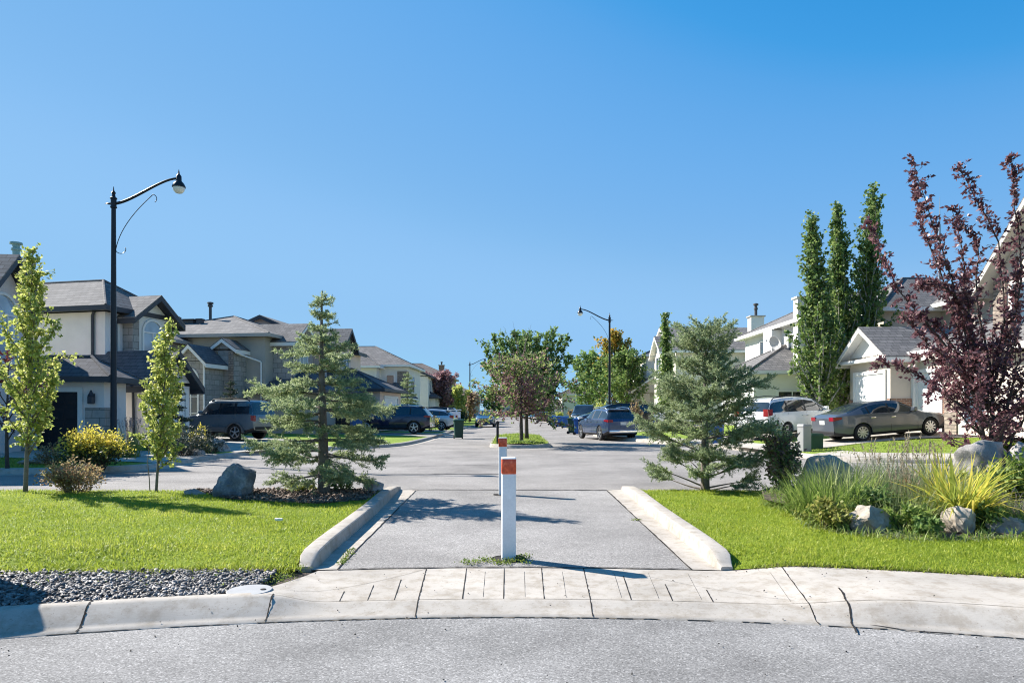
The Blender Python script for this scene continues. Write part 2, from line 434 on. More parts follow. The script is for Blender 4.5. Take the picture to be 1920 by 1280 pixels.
# marks on the old asphalt: tar patches, seams
def stroke(mb, pts, w, z, seed=0):
    rng = random.Random(seed); k = len(pts)
    vs = []
    for i, p in enumerate(pts):
        a = Vector(pts[max(0, i-1)]); b = Vector(pts[min(k-1, i+1)]); t = (b-a).normalized()
        n = Vector((-t.y, t.x))*w*.5*rng.uniform(.55, 1.3)
        zz = z(p[0], p[1]) if callable(z) else z
        vs += [(p[0]-n.x, p[1]-n.y, zz), (p[0]+n.x, p[1]+n.y, zz)]
    mb.add(vs, [(2*i, 2*i+1, 2*i+3, 2*i+2) for i in range(k-1)])
def wob(a, b, n, amp, seed):
    rng = random.Random(seed); a = Vector(a); b = Vector(b); d = (b-a); nn = Vector((-d.y, d.x)).normalized()
    return [tuple(a.lerp(b, i/n)+nn*rng.uniform(-amp, amp)) for i in range(n+1)]
mb = MB()
stroke(mb, wob((-9.2, 17.3), (-1.9, 16.75), 40, .02, 1), .05, .005, 1)
stroke(mb, wob((-1.9, 16.75), (-.2, 16.7), 20, .02, 2), .11, .0055, 2)
stroke(mb, wob((-7, 21.8), (-3, 24), 30, .03, 3), .035, .005, 3)
stroke(mb, wob((-2.1, 13.4), (2.1, 13.3), 40, .015, 4), .05, .0052, 4)
stroke(mb, wob((2, 30), (5.4, 33), 30, .03, 5), .06, .005, 5)
stroke(mb, wob((-3, 19), (-1, 19.6), 20, .05, 6), .04, .005, 6)
stroke(mb, wob((-1, 19.6), (0, 19.1), 20, .05, 7), .05, .005, 7)
stroke(mb, wob((.5, 42), (1.2, 120), 60, .04, 8), .05, .005, 8)
stroke(mb, wob((-9, 15), (-3, 14.7), 40, .02, 9), .02, .005, 9)
tag(mb.build('road_seam', M_SEAL), kind='structure')

# --- near road: the arc of another turning circle
CY, R0 = -7.57, 12.9
def pol(th, r, z): return (r*math.sin(th), CY+r*math.cos(th), z)
TH = [R(a) for a in np.arange(-44, 44.01, .5)]
def smooth01(t): t = max(0, min(1, t)); return t*t*(3-2*t)
def zc(th):
    x = (R0+.25)*math.sin(th)
    return -.028+.085*(smooth01((x-1.95)/1.1) if x > 0 else smooth01((-x-1.5)/.5))
def ring(name, prof, th0, th1, mat, **k):
    ths = [t for t in TH if th0 <= t <= th1]
    rows = [[pol(t, r, z(t) if callable(z) else z) for t in ths] for r, z in prof]
    n = len(ths); vs = [v for r in rows for v in r]
    fs = [(j*n+i, j*n+i+1, (j+1)*n+i+1, (j+1)*n+i) for j in range(len(prof)-1) for i in range(n-1)]
    mb = MB(); mb.add(vs, fs); return mb.build(name, mat, ang=60, **k)
ring_road = [pol(t, R0+.02, -.08) for t in TH]
sheet('road', [(p[0], p[1]) for p in ring_road]+[(9.2, -3), (-9.2, -3)], lambda x, y: -.08, M_NEAR, 1.2)
kb = ring('kerb', [(R0-.01, -.095), (R0, -.076), (R0+.085, -.068), (R0+.115, lambda t: -.068+.12*(zc(t)+.068)), (R0+.255, lambda t: zc(t)-.006), (R0+.285, lambda t: zc(t)+.002), (R0+.30, lambda t: zc(t)+.004)], R(-44), R(44), M_CONC)
tag(kb, kind='structure')
tag(ring('kerb', [(R0+.30, lambda t: zc(t)+.004), (R0+.36, lambda t: zc(t)+.004), (R0+.37, -.06)], R(-44), R(-8.9), M_CONC), kind='structure')
def zs(th, r):
    k = (r-R0-.3)/1.05
    return (zc(th)+.004)*(1-k)+k*(.0+.07*smooth01((abs((R0+1.3)*math.sin(th))-1.9)/.8))
TL = -8.95
sw = MB(); ths = [t for t in TH if R(-9.2) <= t <= R(44)]
rs = [R0+.30, R0+.36, R0+.6, R0+.85, R0+1.1, R0+1.35, R0+1.38]
vs = []
for j, r in enumerate(rs):
    for t in ths:
        tt = t
        if t < R(-6.0):                  # splayed left end of the apron
            tt = t+(R(-7.35)-t if t < R(-7.35) else 0)*((r-R0-.3)/1.05)*.98
        vs.append(pol(tt, r, zs(tt, min(r, R0+1.35)) if j < len(rs)-1 else -.1))
n = len(ths)
sw.add(vs, [(j*n+i, j*n+i+1, (j+1)*n+i+1, (j+1)*n+i) for j in range(len(rs)-1) for i in range(n-1)])
SW = tag(sw.build('sidewalk', M_CONC, ang=60), kind='structure')
def swz(x, y):
    th = math.atan2(x, y-CY); r = math.hypot(x, y-CY)
    if r < R0+.085: return -.07
    if r < R0+.30: 
        prof = [(R0+.085, -.068), (R0+.115, -.068+.12*(zc(th)+.068)), (R0+.255, zc(th)-.006), (R0+.285, zc(th)+.002), (R0+.301, zc(th)+.004)]
        for (a, za), (b, zb) in zip(prof, prof[1:]):
            if r <= b: return za+(zb-za)*(r-a)/(b-a)
    return zs(th, r)
# joints and tooled lines of the pavement
g = MB()
def radial(th, r0, r1, w, n=8, seed=0, amp=.002):
    rng = random.Random(seed)
    pts = [(lambda q: (q[0], q[1]))(pol(th+rng.uniform(-amp, amp)/13, r0+(r1-r0)*i/n, 0)) for i in range(n+1)]
    stroke(g, pts, w, lambda x, y: swz(x, y)+.0025, seed)
def th_px(px, py, z): x, y, _ = gp(px, py, z); return math.atan2(x, y-CY)
for i, px in enumerate((783, 1108, 1509)): radial(th_px(px, 1127, -.02), R0+.01, R0+1.34, .010, 40, i, .0025)
radial(th_px(511, 1115, .05), R0+.01, R0+.35, .013, 24, 7, .003)
radial(th_px(132, 1160, .05), R0+.01, R0+.35, .016, 24, 8, .005)
for i, px in enumerate((866, 944, 1021)): radial(th_px(px, 1127, -.02), R0+.33, R0+1.33, .009, 10, 20+i, .001)
for i, (px, f) in enumerate(((636, .28), (688, .45), (738, .62), (1185, .75), (1262, .5), (1337, .35))): radial(th_px(px, 1127, -.02), R0+.33, R0+.33+f, .009, 8, 30+i, .001)
for i, px in enumerate((905, 985, 1063, 1168, 1238, 1318, 1480)): radial(th_px(px, 1127, -.02), R0+.38, R0+1.2, .0025, 8, 40+i, .001)
ln = [t for t in TH if t >= R(-8.8)]
stroke(g, [pol(t, R0+.325, 0)[:2] for t in ln], .005, lambda x, y: swz(x, y)+.0025, 50)
# faint curved lines where the ramp folds
def dense(P, n=6): return [tuple(Vector(a).lerp(Vector(b), i/n)) for a, b in zip(P, P[1:]) for i in range(n)]+[tuple(P[-1])]
def bez(a, b, c, n=16): a, b, c = map(Vector, (a, b, c)); return [tuple(a*(1-t)**2+b*2*t*(1-t)+c*t*t) for t in [i/n for i in range(n+1)]]
stroke(g, bez(gp(535, 1113)[:2], gp(690, 1096)[:2], gp(798, 1066)[:2]), .0035, lambda x, y: swz(x, y)+.003, 51)
stroke(g, bez(gp(1190, 1074)[:2], gp(1330, 1102)[:2], gp(1490, 1124)[:2]), .003, lambda x, y: swz(x, y)+.003, 52)
# broken crack on the right
stroke(g, dense([gp(px, py, .03)[:2] for px, py in ((1572, 1105), (1581, 1114), (1585, 1124), (1594, 1133), (1597, 1144), (1603, 1152), (1606, 1160))], 7), .016, lambda x, y: swz(x, y)+.004, 60)
stroke(g, [gp(px, py, -.07)[:2] for px, py in ((1605, 1164), (1630, 1170), (1660, 1174), (1700, 1180), (1780, 1187))], .016, lambda x, y: -.070, 61)
g.build('expansion_joint', M_GROOVE, SW, fix=False)
g = MB(); rng = random.Random(5)
for t0 in np.arange(-40, 40, .9):
    if rng.random() < .75: stroke(g, [pol(R(t0+i*.15), R0-.004+rng.uniform(-.004, .004), 0)[:2] for i in range(7)], .012, -.0735, int(t0*10)+900)
tag(g.build('road_seam', M_GROOVE, fix=False), kind='structure')

# --- path between the two lawns
ARC = lambda x: CY+math.sqrt((R0+1.352)**2-x*x)
PATH = [(x, ARC(x)) for x in np.linspace(-1.66, 1.70, 12)]+[(1.80, 13.2), (-1.83, 13.2)]
def zp(x, y): return .004
sheet('path', PATH, zp, M_PATH, .6)
for sx, nx, fx in ((-1, 1.86, 2.13), (1, 1.93, 2.10)):
    # gutter slab
    m = MB(); a0 = -1.66 if sx < 0 else 1.70; y1 = 13.3
    m.add([(a0, ARC(a0), .008), (sx*(nx+.05), ARC(nx+.05), .008), (sx*(nx+.3), ARC(nx+.3), .004), (sx*(nx+.3), 7.2, .004), (sx*(fx+.05), y1, .008), (sx*1.82, y1, .008)], [(0, 1, 2, 3, 4, 5)])
    tag(m.build('gutter', M_CONC), kind='structure')
    m = MB(); rows = []; prof = [(0, -.02), (.010, .12), (.016, .138), (.03, .148), (.06, .152), (.155, .152), (.182, .146), (.192, .13), (.2, -.02)]
    ys = [6.55, 6.57, 6.62, 6.72, 6.86, 7.4]+[8+i for i in range(5)]+[13.0, 13.3, 13.42]
    for i, y in enumerate(ys):
        t = (y-6.6)/6.7; x = nx+(fx-nx)*t+.015*math.sin(y*1.1)*(0 if y < 7 else 1)
        hk = smooth01((y-6.53)/.26) if y < 7 else 1-.75*smooth01((y-12.6)/.8)
        wk = .6+.4*hk if y < 7 else 1
        rows.append([(sx*(x+(.105+(d-.105)*wk)), y, z*(.25+.75*hk) if z > 0 else z) for d, z in prof])
    k = len(prof); vs = [v for r in rows for v in r]
    fs = [(i*k+j, i*k+j+1, (i+1)*k+j+1, (i+1)*k+j) for i in range(len(ys)-1) for j in range(k-1)]+[tuple(range(k)), tuple((len(ys)-1)*k+j for j in range(k))]
    m.add(vs, fs); tag(m.build('kerb', M_CONC, ang=24), kind='structure')
g = MB()
stroke(g, [(x, ARC(x)+.004+.006*math.sin(x*9)) for x in np.linspace(-1.66, 1.70, 60)], .018, .0105, 70)
for s, a, b in ((1, (-1.66, ARC(1.66)), (-1.83, 13.2)), (2, (1.70, ARC(1.7)), (1.81, 13.2))): stroke(g, wob(a, b, 40, .006, 71+s), .014, .0115, 72+s)
stroke(g, wob((-1.9, 13.2), (1.9, 13.2), 40, .01, 75), .03, .0105, 76)
tag(g.build('path_joint', M_GROOVE, fix=False), kind='structure')

# --- lawns
def zlawn(x, y):
    if x > 0:
        r = math.hypot(x, y-CY); ze = .008+.068*smooth01((abs((R0+1.3)*x/r)-1.9)/.8); z = ze+(.118-ze)*smooth01((r-R0-1.36)/.8)
    else: z = .03+.088*smooth01((y-6.32)/.8)
    z *= 1-smooth01((y-12.1)/.9)*.95
    return max(z, -.02)
def kx(y, s): return s*((1.86 if s < 0 else 1.93)+((2.13 if s < 0 else 2.10)-(1.86 if s < 0 else 1.93))*(y-6.6)/6.7+.17)
LL = [(-16, 6.30), (-9, 6.30), (-5, 6.36), (-3.2, 6.42), (-2.4, 6.46), (-2.02, 6.5), (-2.05, 6.6), (kx(13.1, -1), 13.1), (-16, 13.1)]
LR = [(2.05, 6.55)]+[pol(t, R0+1.36, 0)[:2] for t in TH if R(8.4) <= t <= R(44)]+[(17, 4), (17, 13.1), (kx(13.1, 1), 13.1), (2.08, 6.8)]
sheet('lawn', LL, zlawn, M_LAWN, .4); sheet('lawn', LR, zlawn, M_LAWN, .4)
rng = np.random.default_rng(3)
M_GRASS = leafmat('grass_blades', [(.065, .10, .007), (.18, .24, .012), (.29, .345, .024), (.45, .44, .08)], .42, .5, .9, .42, .72, 6)
def grass(name, poly, dens, h, w, zf, mask=None, near=7., mat=M_GRASS, seed=1, far=14.):
    rng = np.random.default_rng(seed)
    xs = [p[0] for p in poly]; ys = [p[1] for p in poly]
    n = int((max(xs)-min(xs))*(max(ys)-min(ys))*dens)
    x = rng.uniform(min(xs), max(xs), n); y = rng.uniform(min(ys), max(ys), n)
    k = in_poly(x, y, poly) & (rng.random(n) < np.clip((near/np.maximum(y, 1))**1.3, .25, 1)) & (np.abs(x) < .80*y+.5)
    if mask is not None: k &= ~mask(x, y)
    x, y = x[k], y[k]; n = len(x)
    z = np.array([zf(a, b) for a, b in zip(x, y)])
    patch = .75+.5*np.abs(np.sin(x*1.3+np.sin(y*2.1))*np.cos(y*1.7+x*.6))
    me = blade_mesh(name, np.stack([x, y, z-.004], 1), h*rng.uniform(.5, 1.15, n)*patch, rng.uniform(0, 6.28, n), rng.uniform(.1, 1.0, n), w*rng.uniform(.7, 1.3, n), rng, 2)
    o = link(name, me, mat); return o
BED = [gp(px, py, .12)[:2] for px, py in ((1500, 962), (1530, 990), (1600, 1003), (1700, 1010), (1800, 1012), (1900, 1008))]+[(8.6, 7.6), (10.5, 9.5), (10, 12.8), (5.2, 12.8), (4.1, 11.4), (3.7, 10.2)]
sheet('planting_bed', BED, lambda x, y: zlawn(x, y)+.004+.10*smooth01(max(0, min(1, (y-8.3)/2))), M_DIRT, .3)
MUL = [gp(px, py, .11)[:2] for px, py in ((420, 936), (520, 943), (600, 946), (690, 938))]+[(-2.35, 12.9), (-6.2, 12.95)]
sheet('mulch_bed', MUL, lambda x, y: zlawn(x, y)+.012, M_DIRT, .4)
BED_IN = [tuple(Vector((6.6, 10.0)).lerp(Vector(p), .97)) for p in BED]
def in_bed(x, y): return in_poly(x, y, BED_IN) | in_poly(x, y, MUL)
tag(grass('lawn_grass', LL[:6]+[(-2.06, 6.7), (kx(12.3, -1)-.02, 12.3), (-16, 12.3)], 3800, .046, .008, zlawn, in_bed, 6.6, seed=1), 'short mown grass of the left lawn', kind='stuff')
tag(grass('lawn_grass', [LR[0]]+LR[1:-4]+[(17, 12.9), (kx(12.9, 1)+.02, 12.9), (2.14, 6.9)], 3500, .046, .008, zlawn, in_bed, 6.6, seed=2), 'short mown grass of the right lawn', kind='stuff')
# ragged longer fringe along the pavement edges
def fringe(name, line, n, h, seed, spread=.05, mat=None, w=.009, zf=None):
    rng = np.random.default_rng(seed); L = [Vector(p) for p in line]
    ln = np.array([(b-a).length for a, b in zip(L, L[1:])]); cu = np.concatenate([[0], np.cumsum(ln)])
    s = rng.uniform(0, cu[-1], n); i = np.clip(np.searchsorted(cu, s)-1, 0, len(ln)-1); t = (s-cu[i])/ln[i]
    A = np.array([(p.x, p.y) for p in L]); p = A[i]+(A[i+1]-A[i])*t[:, None]+rng.normal(size=(n, 2))*spread
    z = np.array([(zf or zlawn)(a, b) for a, b in p])-.01
    me = blade_mesh(name, np.column_stack([p, z]), h*rng.uniform(.4, 1.3, n), rng.uniform(0, 6.28, n), rng.uniform(.2, 1.3, n), w*rng.uniform(.6, 1.3, n), rng, 2)
    return link(name, me, mat or M_GRASS)
M_DRYG = leafmat('dry_edge_grass', [(.10, .075, .04), (.20, .15, .07), (.12, .17, .03), (.30, .25, .12)], .3)
tag(fringe('edge_grass', [(-6, 6.30), (-5, 6.34), (-3.2, 6.40), (-2.4, 6.44), (-2.03, 6.47)], 5200, .085, 5, .06), 'longer grass fringe along the gravel bed', kind='stuff')
fr = [pol(t, R0+1.40, 0)[:2] for t in TH if R(8.6) <= t <= R(40)]
tag(fringe('edge_grass', fr, 3200, .06, 6, .035), 'grass fringe along the right pavement', kind='stuff')
tag(fringe('dry_edge_grass', [pol(t, R0+1.375, 0)[:2] for t in TH if R(8.8) <= t <= R(40)], 3000, .045, 7, .018, M_DRYG), 'dry brown grass roots at the pavement edge', kind='stuff')
tag(fringe('dry_edge_grass', [(-3.4, 6.30), (-2.6, 6.33), (-2.15, 6.38)], 900, .06, 8, .06, M_DRYG), 'dry grass patch beside the gravel bed', kind='stuff')
tag(fringe('edge_grass', [(kx(6.8, -1)-.03, 6.8), (kx(12.4, -1)-.03, 12.4)], 1500, .055, 9, .02), 'grass fringe along the left path kerb', kind='stuff')
tag(fringe('edge_grass', [(kx(6.8, 1)+.03, 6.8), (kx(12.6, 1)+.03, 12.6)], 1500, .055, 10, .02), 'grass fringe along the right path kerb', kind='stuff')
# turf of the lots across the turning circle
M_GRASS2 = leafmat('lot_blades', [(.10, .15, .02), (.20, .27, .04), (.33, .38, .08)], .45)
tag(grass('lot_turf', [(10.6, 21.8), (18, 21.6), (18, 25), (12.5, 25), (9.6, 23.6)], 260, .07, .02, zr, None, 30, M_GRASS2, 3), 'sunlit grass strip beside the sedan driveway', kind='stuff')
tag(grass('lot_turf', [(-17, 16.9), (-10.6, 17.2), (-10, 18.4), (-16, 20.5)], 300, .07, .02, zl, None, 30, M_GRASS2, 4), 'sunlit grass patch beyond the left pavement', kind='stuff')

# --- gravel of slate chips on the left
sheet('soil', [(-4, 5.0), (-1.75, 5.6), (-1.78, 6.95), (-4, 6.9)], lambda x, y: -.012, M_DIRT, .5); sheet('soil', [(1.95, 6.35), (3.4, 6.1), (3.4, 6.9), (1.98, 6.9)], lambda x, y: -.045, M_DIRT, .5)
GR = [(-9, 6.28), (-5, 6.33), (-3.2, 6.38), (-2.5, 6.40), (-2.15, 6.35)]+[pol(R(a), R0+.365, 0)[:2] for a in np.arange(-9.2, -34, -1.5)]+[(-9, 4)]
sheet('gravel_soil', GR, lambda x, y: .018, M_DIRT, .5)
LIDC = gp(468, 1107, .05)
def chips(name, poly, n, zf, seed, s0=.018, s1=.042):
    rng = np.random.default_rng(seed)
    xs = [p[0] for p in poly]; ys = [p[1] for p in poly]
    x = rng.uniform(min(xs), max(xs), n*3); y = rng.uniform(min(ys), max(ys), n*3)
    k = in_poly(x, y, poly) & (x > -.8*y-.3) & (np.hypot(x-LIDC[0], y-LIDC[1]) > .195); x, y = x[k][:n], y[k][:n]; n = len(x)
    a = rng.uniform(s0, s1, n); dims = np.stack([a, a*rng.uniform(.45, .8, n), a*rng.uniform(.25, .5, n)], 1)
    cube = np.array([(-1,-1,-1),(1,-1,-1),(1,1,-1),(-1,1,-1),(-1,-1,1),(1,-1,1),(1,1,1),(-1,1,1)], float)
    V = cube[None]*(1-rng.uniform(0, .55, (n, 8, 3)))*dims[:, None]
    e = rng.normal(size=(n, 3))*np.array([.45, .45, 3.1]); cx, sx = np.cos(e[:, 0]), np.sin(e[:, 0]); cy, sy = np.cos(e[:, 1]), np.sin(e[:, 1]); cz, sz = np.cos(e[:, 2]), np.sin(e[:, 2])
    Y = V.copy(); V[..., 1] = Y[..., 1]*cx[:, None]-Y[..., 2]*sx[:, None]; V[..., 2] = Y[..., 1]*sx[:, None]+Y[..., 2]*cx[:, None]
    Y = V.copy(); V[..., 0] = Y[..., 0]*cy[:, None]+Y[..., 2]*sy[:, None]; V[..., 2] = -Y[..., 0]*sy[:, None]+Y[..., 2]*cy[:, None]
    Y = V.copy(); V[..., 0] = Y[..., 0]*cz[:, None]-Y[..., 1]*sz[:, None]; V[..., 1] = Y[..., 0]*sz[:, None]+Y[..., 1]*cz[:, None]
    V += np.stack([x, y, np.array([zf(p, q) for p, q in zip(x, y)])+rng.uniform(.0, .03, n)], 1)[:, None]
    q = np.array([(0,3,2,1),(4,5,6,7),(0,1,5,4),(1,2,6,5),(2,3,7,6),(3,0,4,7)])
    return np_mesh(name, V.reshape(-1, 3), (np.arange(n)[:, None, None]*8+q[None]).reshape(-1, 4))
M_CHIP = leafmat('slate_chips', [(.038, .035, .034), (.092, .085, .082), (.18, .168, .16), (.36, .335, .32)], .0, .6, 3)
tag(link('slate_gravel', chips('slate_gravel', GR, 17000, lambda x, y: .022, 4, .011, .030), M_CHIP), 'dark grey slate chip gravel between lawn and kerb', kind='stuff')
M_MCHIP = leafmat('bark_chips', [(.06, .04, .03), (.14, .10, .075), (.24, .18, .14)], 0, .8, 3)
tag(link('bark_mulch', chips('bark_mulch', MUL, 2600, lambda x, y: zlawn(x, y)+.01, 5, .015, .04), M_MCHIP), 'brown bark mulch under the left spruce', kind='stuff')
# debris specks on the pavement and the road
tag(link('road_grit', chips('road_grit', [(-4, 3.6), (4, 3.6), (3.4, 6.6), (-1.7, 6.6), (-3.3, 5.2)], 130, lambda x, y: (-.086 if math.hypot(x, y-CY) < R0 else swz(x, y)-.008), 6, .004, .009), pm('grit', (.06, .055, .05), .9, .5)), 'dark specks of grit on road and pavement', kind='stuff')

# --- weeds in the joints
M_WEED = leafmat('weed_leaves', [(.05, .09, .012), (.12, .18, .025), (.24, .28, .05)], .4)
def weeds(label, pts, n, seed, h=.05, sp=.04, name='weed_patch'):
    rng = np.random.default_rng(seed); c = np.array(pts)[rng.integers(0, len(pts), n)]
    P = np.column_stack([c[:, :2]+rng.normal(size=(n, 2))*sp, rng.uniform(.008, h*.7, n)])
    me = leaf_mesh(name, P, rng.normal(size=(n, 3))+[0, 0, .5], rng.uniform(.012, .03, n), rng.uniform(.008, .016, n), rng)
    return tag(link(name, me, M_WEED), label, 'weeds', kind='stuff')
weeds('low green weeds around the foot of the nearer bollard', [gp(870+i*9, 1056+3*math.sin(i))[:2] for i in range(14)]+[gp(950+6*i, 1050-i*.6)[:2] for i in range(7)], 900, 1, .06, .032)
weeds('small weeds in the joint beside the left path kerb', [gp(640+i*4, 1058-i*5)[:2] for i in range(6)], 260, 2, .045, .022)
weeds('tuft of weeds on the right gutter joint', [gp(1190+i*3, 976)[:2] for i in range(3)], 60, 3, .03, .025)
weeds('sparse weeds growing among the slate chips', [gp(290+rng.uniform(-230, 250), 1085+rng.uniform(-14, 14), .05)[:2]+(0,) for i in range(14)]+[gp(525+i*2, 1082-i, .05)[:2] +(0,) for i in range(7)], 420, 4, .09, .05)

# --- bollards
M_WHITE = pm('white_vinyl', (.76, .755, .74), .5, .10, 5, 45, .08)
def reflmat():
    t = NT('orange_reflector'); v = t.obj(); n = t.noise(v, 25, 4); ck = t.n('ShaderNodeTexChecker'); ck.inputs['Scale'].default_value = 260; t.l(v, ck.inputs[0])
    c = t.ramp(n, [(.35, (.42, .045, .012)), (.55, (.70, .085, .02)), (.75, (.82, .22, .09))])
    t.bsdf(t.mix(.15, c, ck.outputs[0], 'MULTIPLY'), .3, .6, 0, ck.outputs[1], .1, .002); return t.m
M_REFL = reflmat()
def rrect(hw, hd, r, n=4):
    o = []
    for cx, cy, a0 in ((hw-r, hd-r, 0), (-hw+r, hd-r, 90), (-hw+r, -hd+r, 180), (hw-r, -hd+r, 270)):
        o += [(cx+r*math.cos(R(a0+90*i/n)), cy+r*math.sin(R(a0+90*i/n))) for i in range(n+1)]
    return o
def rpost(mb, hw, hd, r, zs):
    """rounded square post; zs = [(z, scale)]"""
    p = rrect(hw, hd, r); k = len(p)
    mb.add([(x*s, y*s, z) for z, s in zs for x, y in p], [(i*k+j, i*k+(j+1) % k, (i+1)*k+(j+1) % k, (i+1)*k+j) for i in range(len(zs)-1) for j in range(k)]+[tuple(range(k-1, -1, -1)), tuple((len(zs)-1)*k+j for j in range(k))])
def bollard(label, loc, rz, tilt):
    o = thing('bollard', label, 'bollard', loc, rz, 'white bollards on the path centre line'); o.rotation_euler.x = tilt
    m = MB(); rpost(m, .071, .071, .016, [(-.05, 1), (.875, 1), (.879, .99)]); m.build('post', M_WHITE, o, ang=40)
    m = MB(); rpost(m, .0735, .0735, .016, [(.87, .97), (.875, 1), (1.02, 1), (1.024, .98)]); m.build('reflector_band', M_REFL, o, ang=40)
    m = MB(); rpost(m, .0745, .0745, .017, [(1.021, .98), (1.0225, 1), (1.029, .99), (1.035, .90), (1.036, .3)]); m.build('cap', M_WHITE, o, ang=30)
    m = MB(); m.lathe([(.175, .0), (.18, .006), (.165, .008), (.16, .004)], n=28); m.build('sleeve', M_GROOVE, o)
    return o
bollard('nearer white bollard with orange reflector band and weeds at its foot', (-.035, 7.06, .004), R(4), R(.4))
bollard('farther white bollard mostly hidden behind the front one', (-.165, 12.55, .004), R(-3), R(-.3))
# --- round access lid in the gravel, litter
lid = thing('access_lid', 'round flat grey lid set in the gravel beside the kerb', 'manhole lid', (*LIDC[:2], .050))
m = MB(); m.lathe([(.178, -.06), (.178, .004), (.172, .010), (.03, .012)], n=40); m.build('lid', pm('lid_concrete', (.33, .33, .33), .8, .12, 5, 90, .1), lid, ang=40)
m = MB(); m.lathe([(.022, .0125), (.022, .016), (.012, .016)], (.11, 0, 0), 12); m.build('bolt', M_GROOVE, lid)
m = MB(); rr = random.Random(4)
pts = [(.055*math.cos(a)*rr.uniform(.7, 1.2), .03*math.sin(a)*rr.uniform(.7, 1.2)) for a in np.arange(0, 6.28, .5)]
m.add([(x, y, .02+rr.uniform(0, .015)) for x, y in pts]+[(x*.9, y*.9, .002) for x, y in pts], [tuple(range(len(pts))), tuple(range(len(pts), 2*len(pts)))]+[(i, (i+1) % len(pts), len(pts)+(i+1) % len(pts), len(pts)+i) for i in range(len(pts))])
tag(m.build('paper_scrap', pm('paper', (.8, .78, .75), .8, .05), loc=(*gp(522, 980, .12)[:2], .15)), 'crumpled white paper scrap lying on the left lawn', 'litter')
# unseen stand-in added left of the view to cast the shadow on the gravel
ub = thing('shadow_caster', 'unseen green stand-in cabinet at the left, added for its shadow', 'utility box', (-5.28, 5.93, .03), R(25))
m = MB(); rpost(m, .42, .32, .12, [(0, 1), (1.05, 1), (1.16, .97), (1.22, .88), (1.25, .6)]); m.build('housing', pm('stand_in_green', (.06, .13, .08), .5), ub, ang=40)
m = MB(); m.box(-.36, .36, -.335, -.318, .12, 1.0, bev=.006); m.build('door', pm('stand_in_green', (.06, .13, .08), .5), ub)

# --- rocks
def rockmat(name, c1, c2, c3, scale=3):
    t = NT(name); v = t.obj(); n1 = t.noise(v, scale, 7, .65); n2 = t.noise(v, scale*9, 5, .7)
    f = t.math('ADD', t.math('MULTIPLY', n1, .7), t.math('MULTIPLY', n2, .3))
    t.bsdf(t.ramp(f, [(.32, c1), (.5, c2), (.66, c3)]), .85, .25, 0, n2, .6, .02); return t.m
M_RBLUE = rockmat('blue_grey_stone', (.07, .08, .095), (.16, .17, .19), (.36, .36, .36), 4)
M_RGREY = rockmat('grey_stone', (.16, .15, .14), (.28, .265, .25), (.44, .41, .38), 4)
M_RTAN = rockmat('tan_stone', (.20, .16, .12), (.36, .31, .25), (.50, .44, .37), 3)
from mathutils import noise as mnoise
def rock(label, loc, size, mat, seed, rz=0, cuts=7, group=None, rough=.16, sub=4):
    rng = random.Random(seed); bm = bmesh.new(); bmesh.ops.create_icosphere(bm, subdivisions=sub, radius=1)
    planes = []
    for i in range(cuts):
        n = Vector((rng.gauss(0, 1), rng.gauss(0, 1), rng.gauss(0, .8))).normalized(); planes.append((n, rng.uniform(.55, .85)))
    off = Vector((seed*3.1, seed*1.7, seed*.9))
    for v in bm.verts:
        p = v.co.copy()
        for n, d in planes:
            e = p.dot(n)-d
            if e > 0: p -= n*e*.92
        p += p.normalized()*(mnoise.fractal(p*1.6+off, 1.0, 2.1, 4)*rough+mnoise.fractal(p*6+off, .8, 2, 3)*rough*.22)
        v.co = Vector((p.x*size[0], p.y*size[1], p.z*size[2]+size[2]*.55))
    me = bpy.data.meshes.new('boulder'); bm.to_mesh(me); bm.free(); me.set_sharp_from_angle(angle=R(28)); me.shade_smooth(); me.set_sharp_from_angle(angle=R(26))
    return tag(link('boulder', me, mat, None, loc, rz), label, 'rock', group)
def on_lawn(px, py): x, y, z = gp(px, py, .11); return (x, y, zlawn(x, y)-.03)
rock('big upright blue grey boulder at the back edge of left lawn', on_lawn(443, 930), (.40, .34, .36), M_RBLUE, 11, .5, 8)
rock('small flat grey stone left of the blue grey boulder', on_lawn(363, 927), (.20, .14, .075), M_RGREY, 12, .2)
rock('rounded brownish stone between the left spruce and path kerb', on_lawn(700, 922), (.21, .18, .14), M_RGREY, 13, 1.)
rock('pale cracked stone at front of the planting bed, left of two', (xd(1630, 8.1), 8.1, .09), (.26, .20, .22), M_RTAN, 14, .4, 8)
rock('pale striped stone at front of the planting bed, under yellow daylily', (xd(1797, 8.0), 8.0, .09), (.21, .19, .21), M_RTAN, 15, 1.4, 8)
rock('low bluish stone at the right end of the planting bed', (xd(1888, 8.0), 8.0, .09), (.21, .19, .14), M_RGREY, 16, .1)
rock('slanting brown slab boulder behind the reddish bush', (xd(1548, 11.9), 11.9, .10), (.50, .34, .42), M_RTAN, 17, -.35, 7)
rock('broad lichen grey boulder under the purple leafed tree', (xd(1842, 13.3), 13.3, .12), (.58, .45, .58), M_RGREY, 18, .3, 9)
rock('second grey boulder at the right frame edge below purple tree', (xd(1915, 13.0), 13.0, .12), (.5, .45, .52), M_RGREY, 19, 1.3, 9)
rock('squared grey landscaping boulder beside the grey jeep driveway', (xd(408, 23.9), 23.9, .1), (.48, .40, .33), M_RGREY, 20, .2, 9)
rock('low flat stone by the brown shrub on far left lawn', (xd(68, 18.2), 18.2, .1), (.42, .3, .16), M_RGREY, 21, .2)
rock('small rounded stone among the dark juniper shrubs', (xd(366, 21.8), 21.8, .1), (.3, .24, .2), M_RGREY, 22, .7)
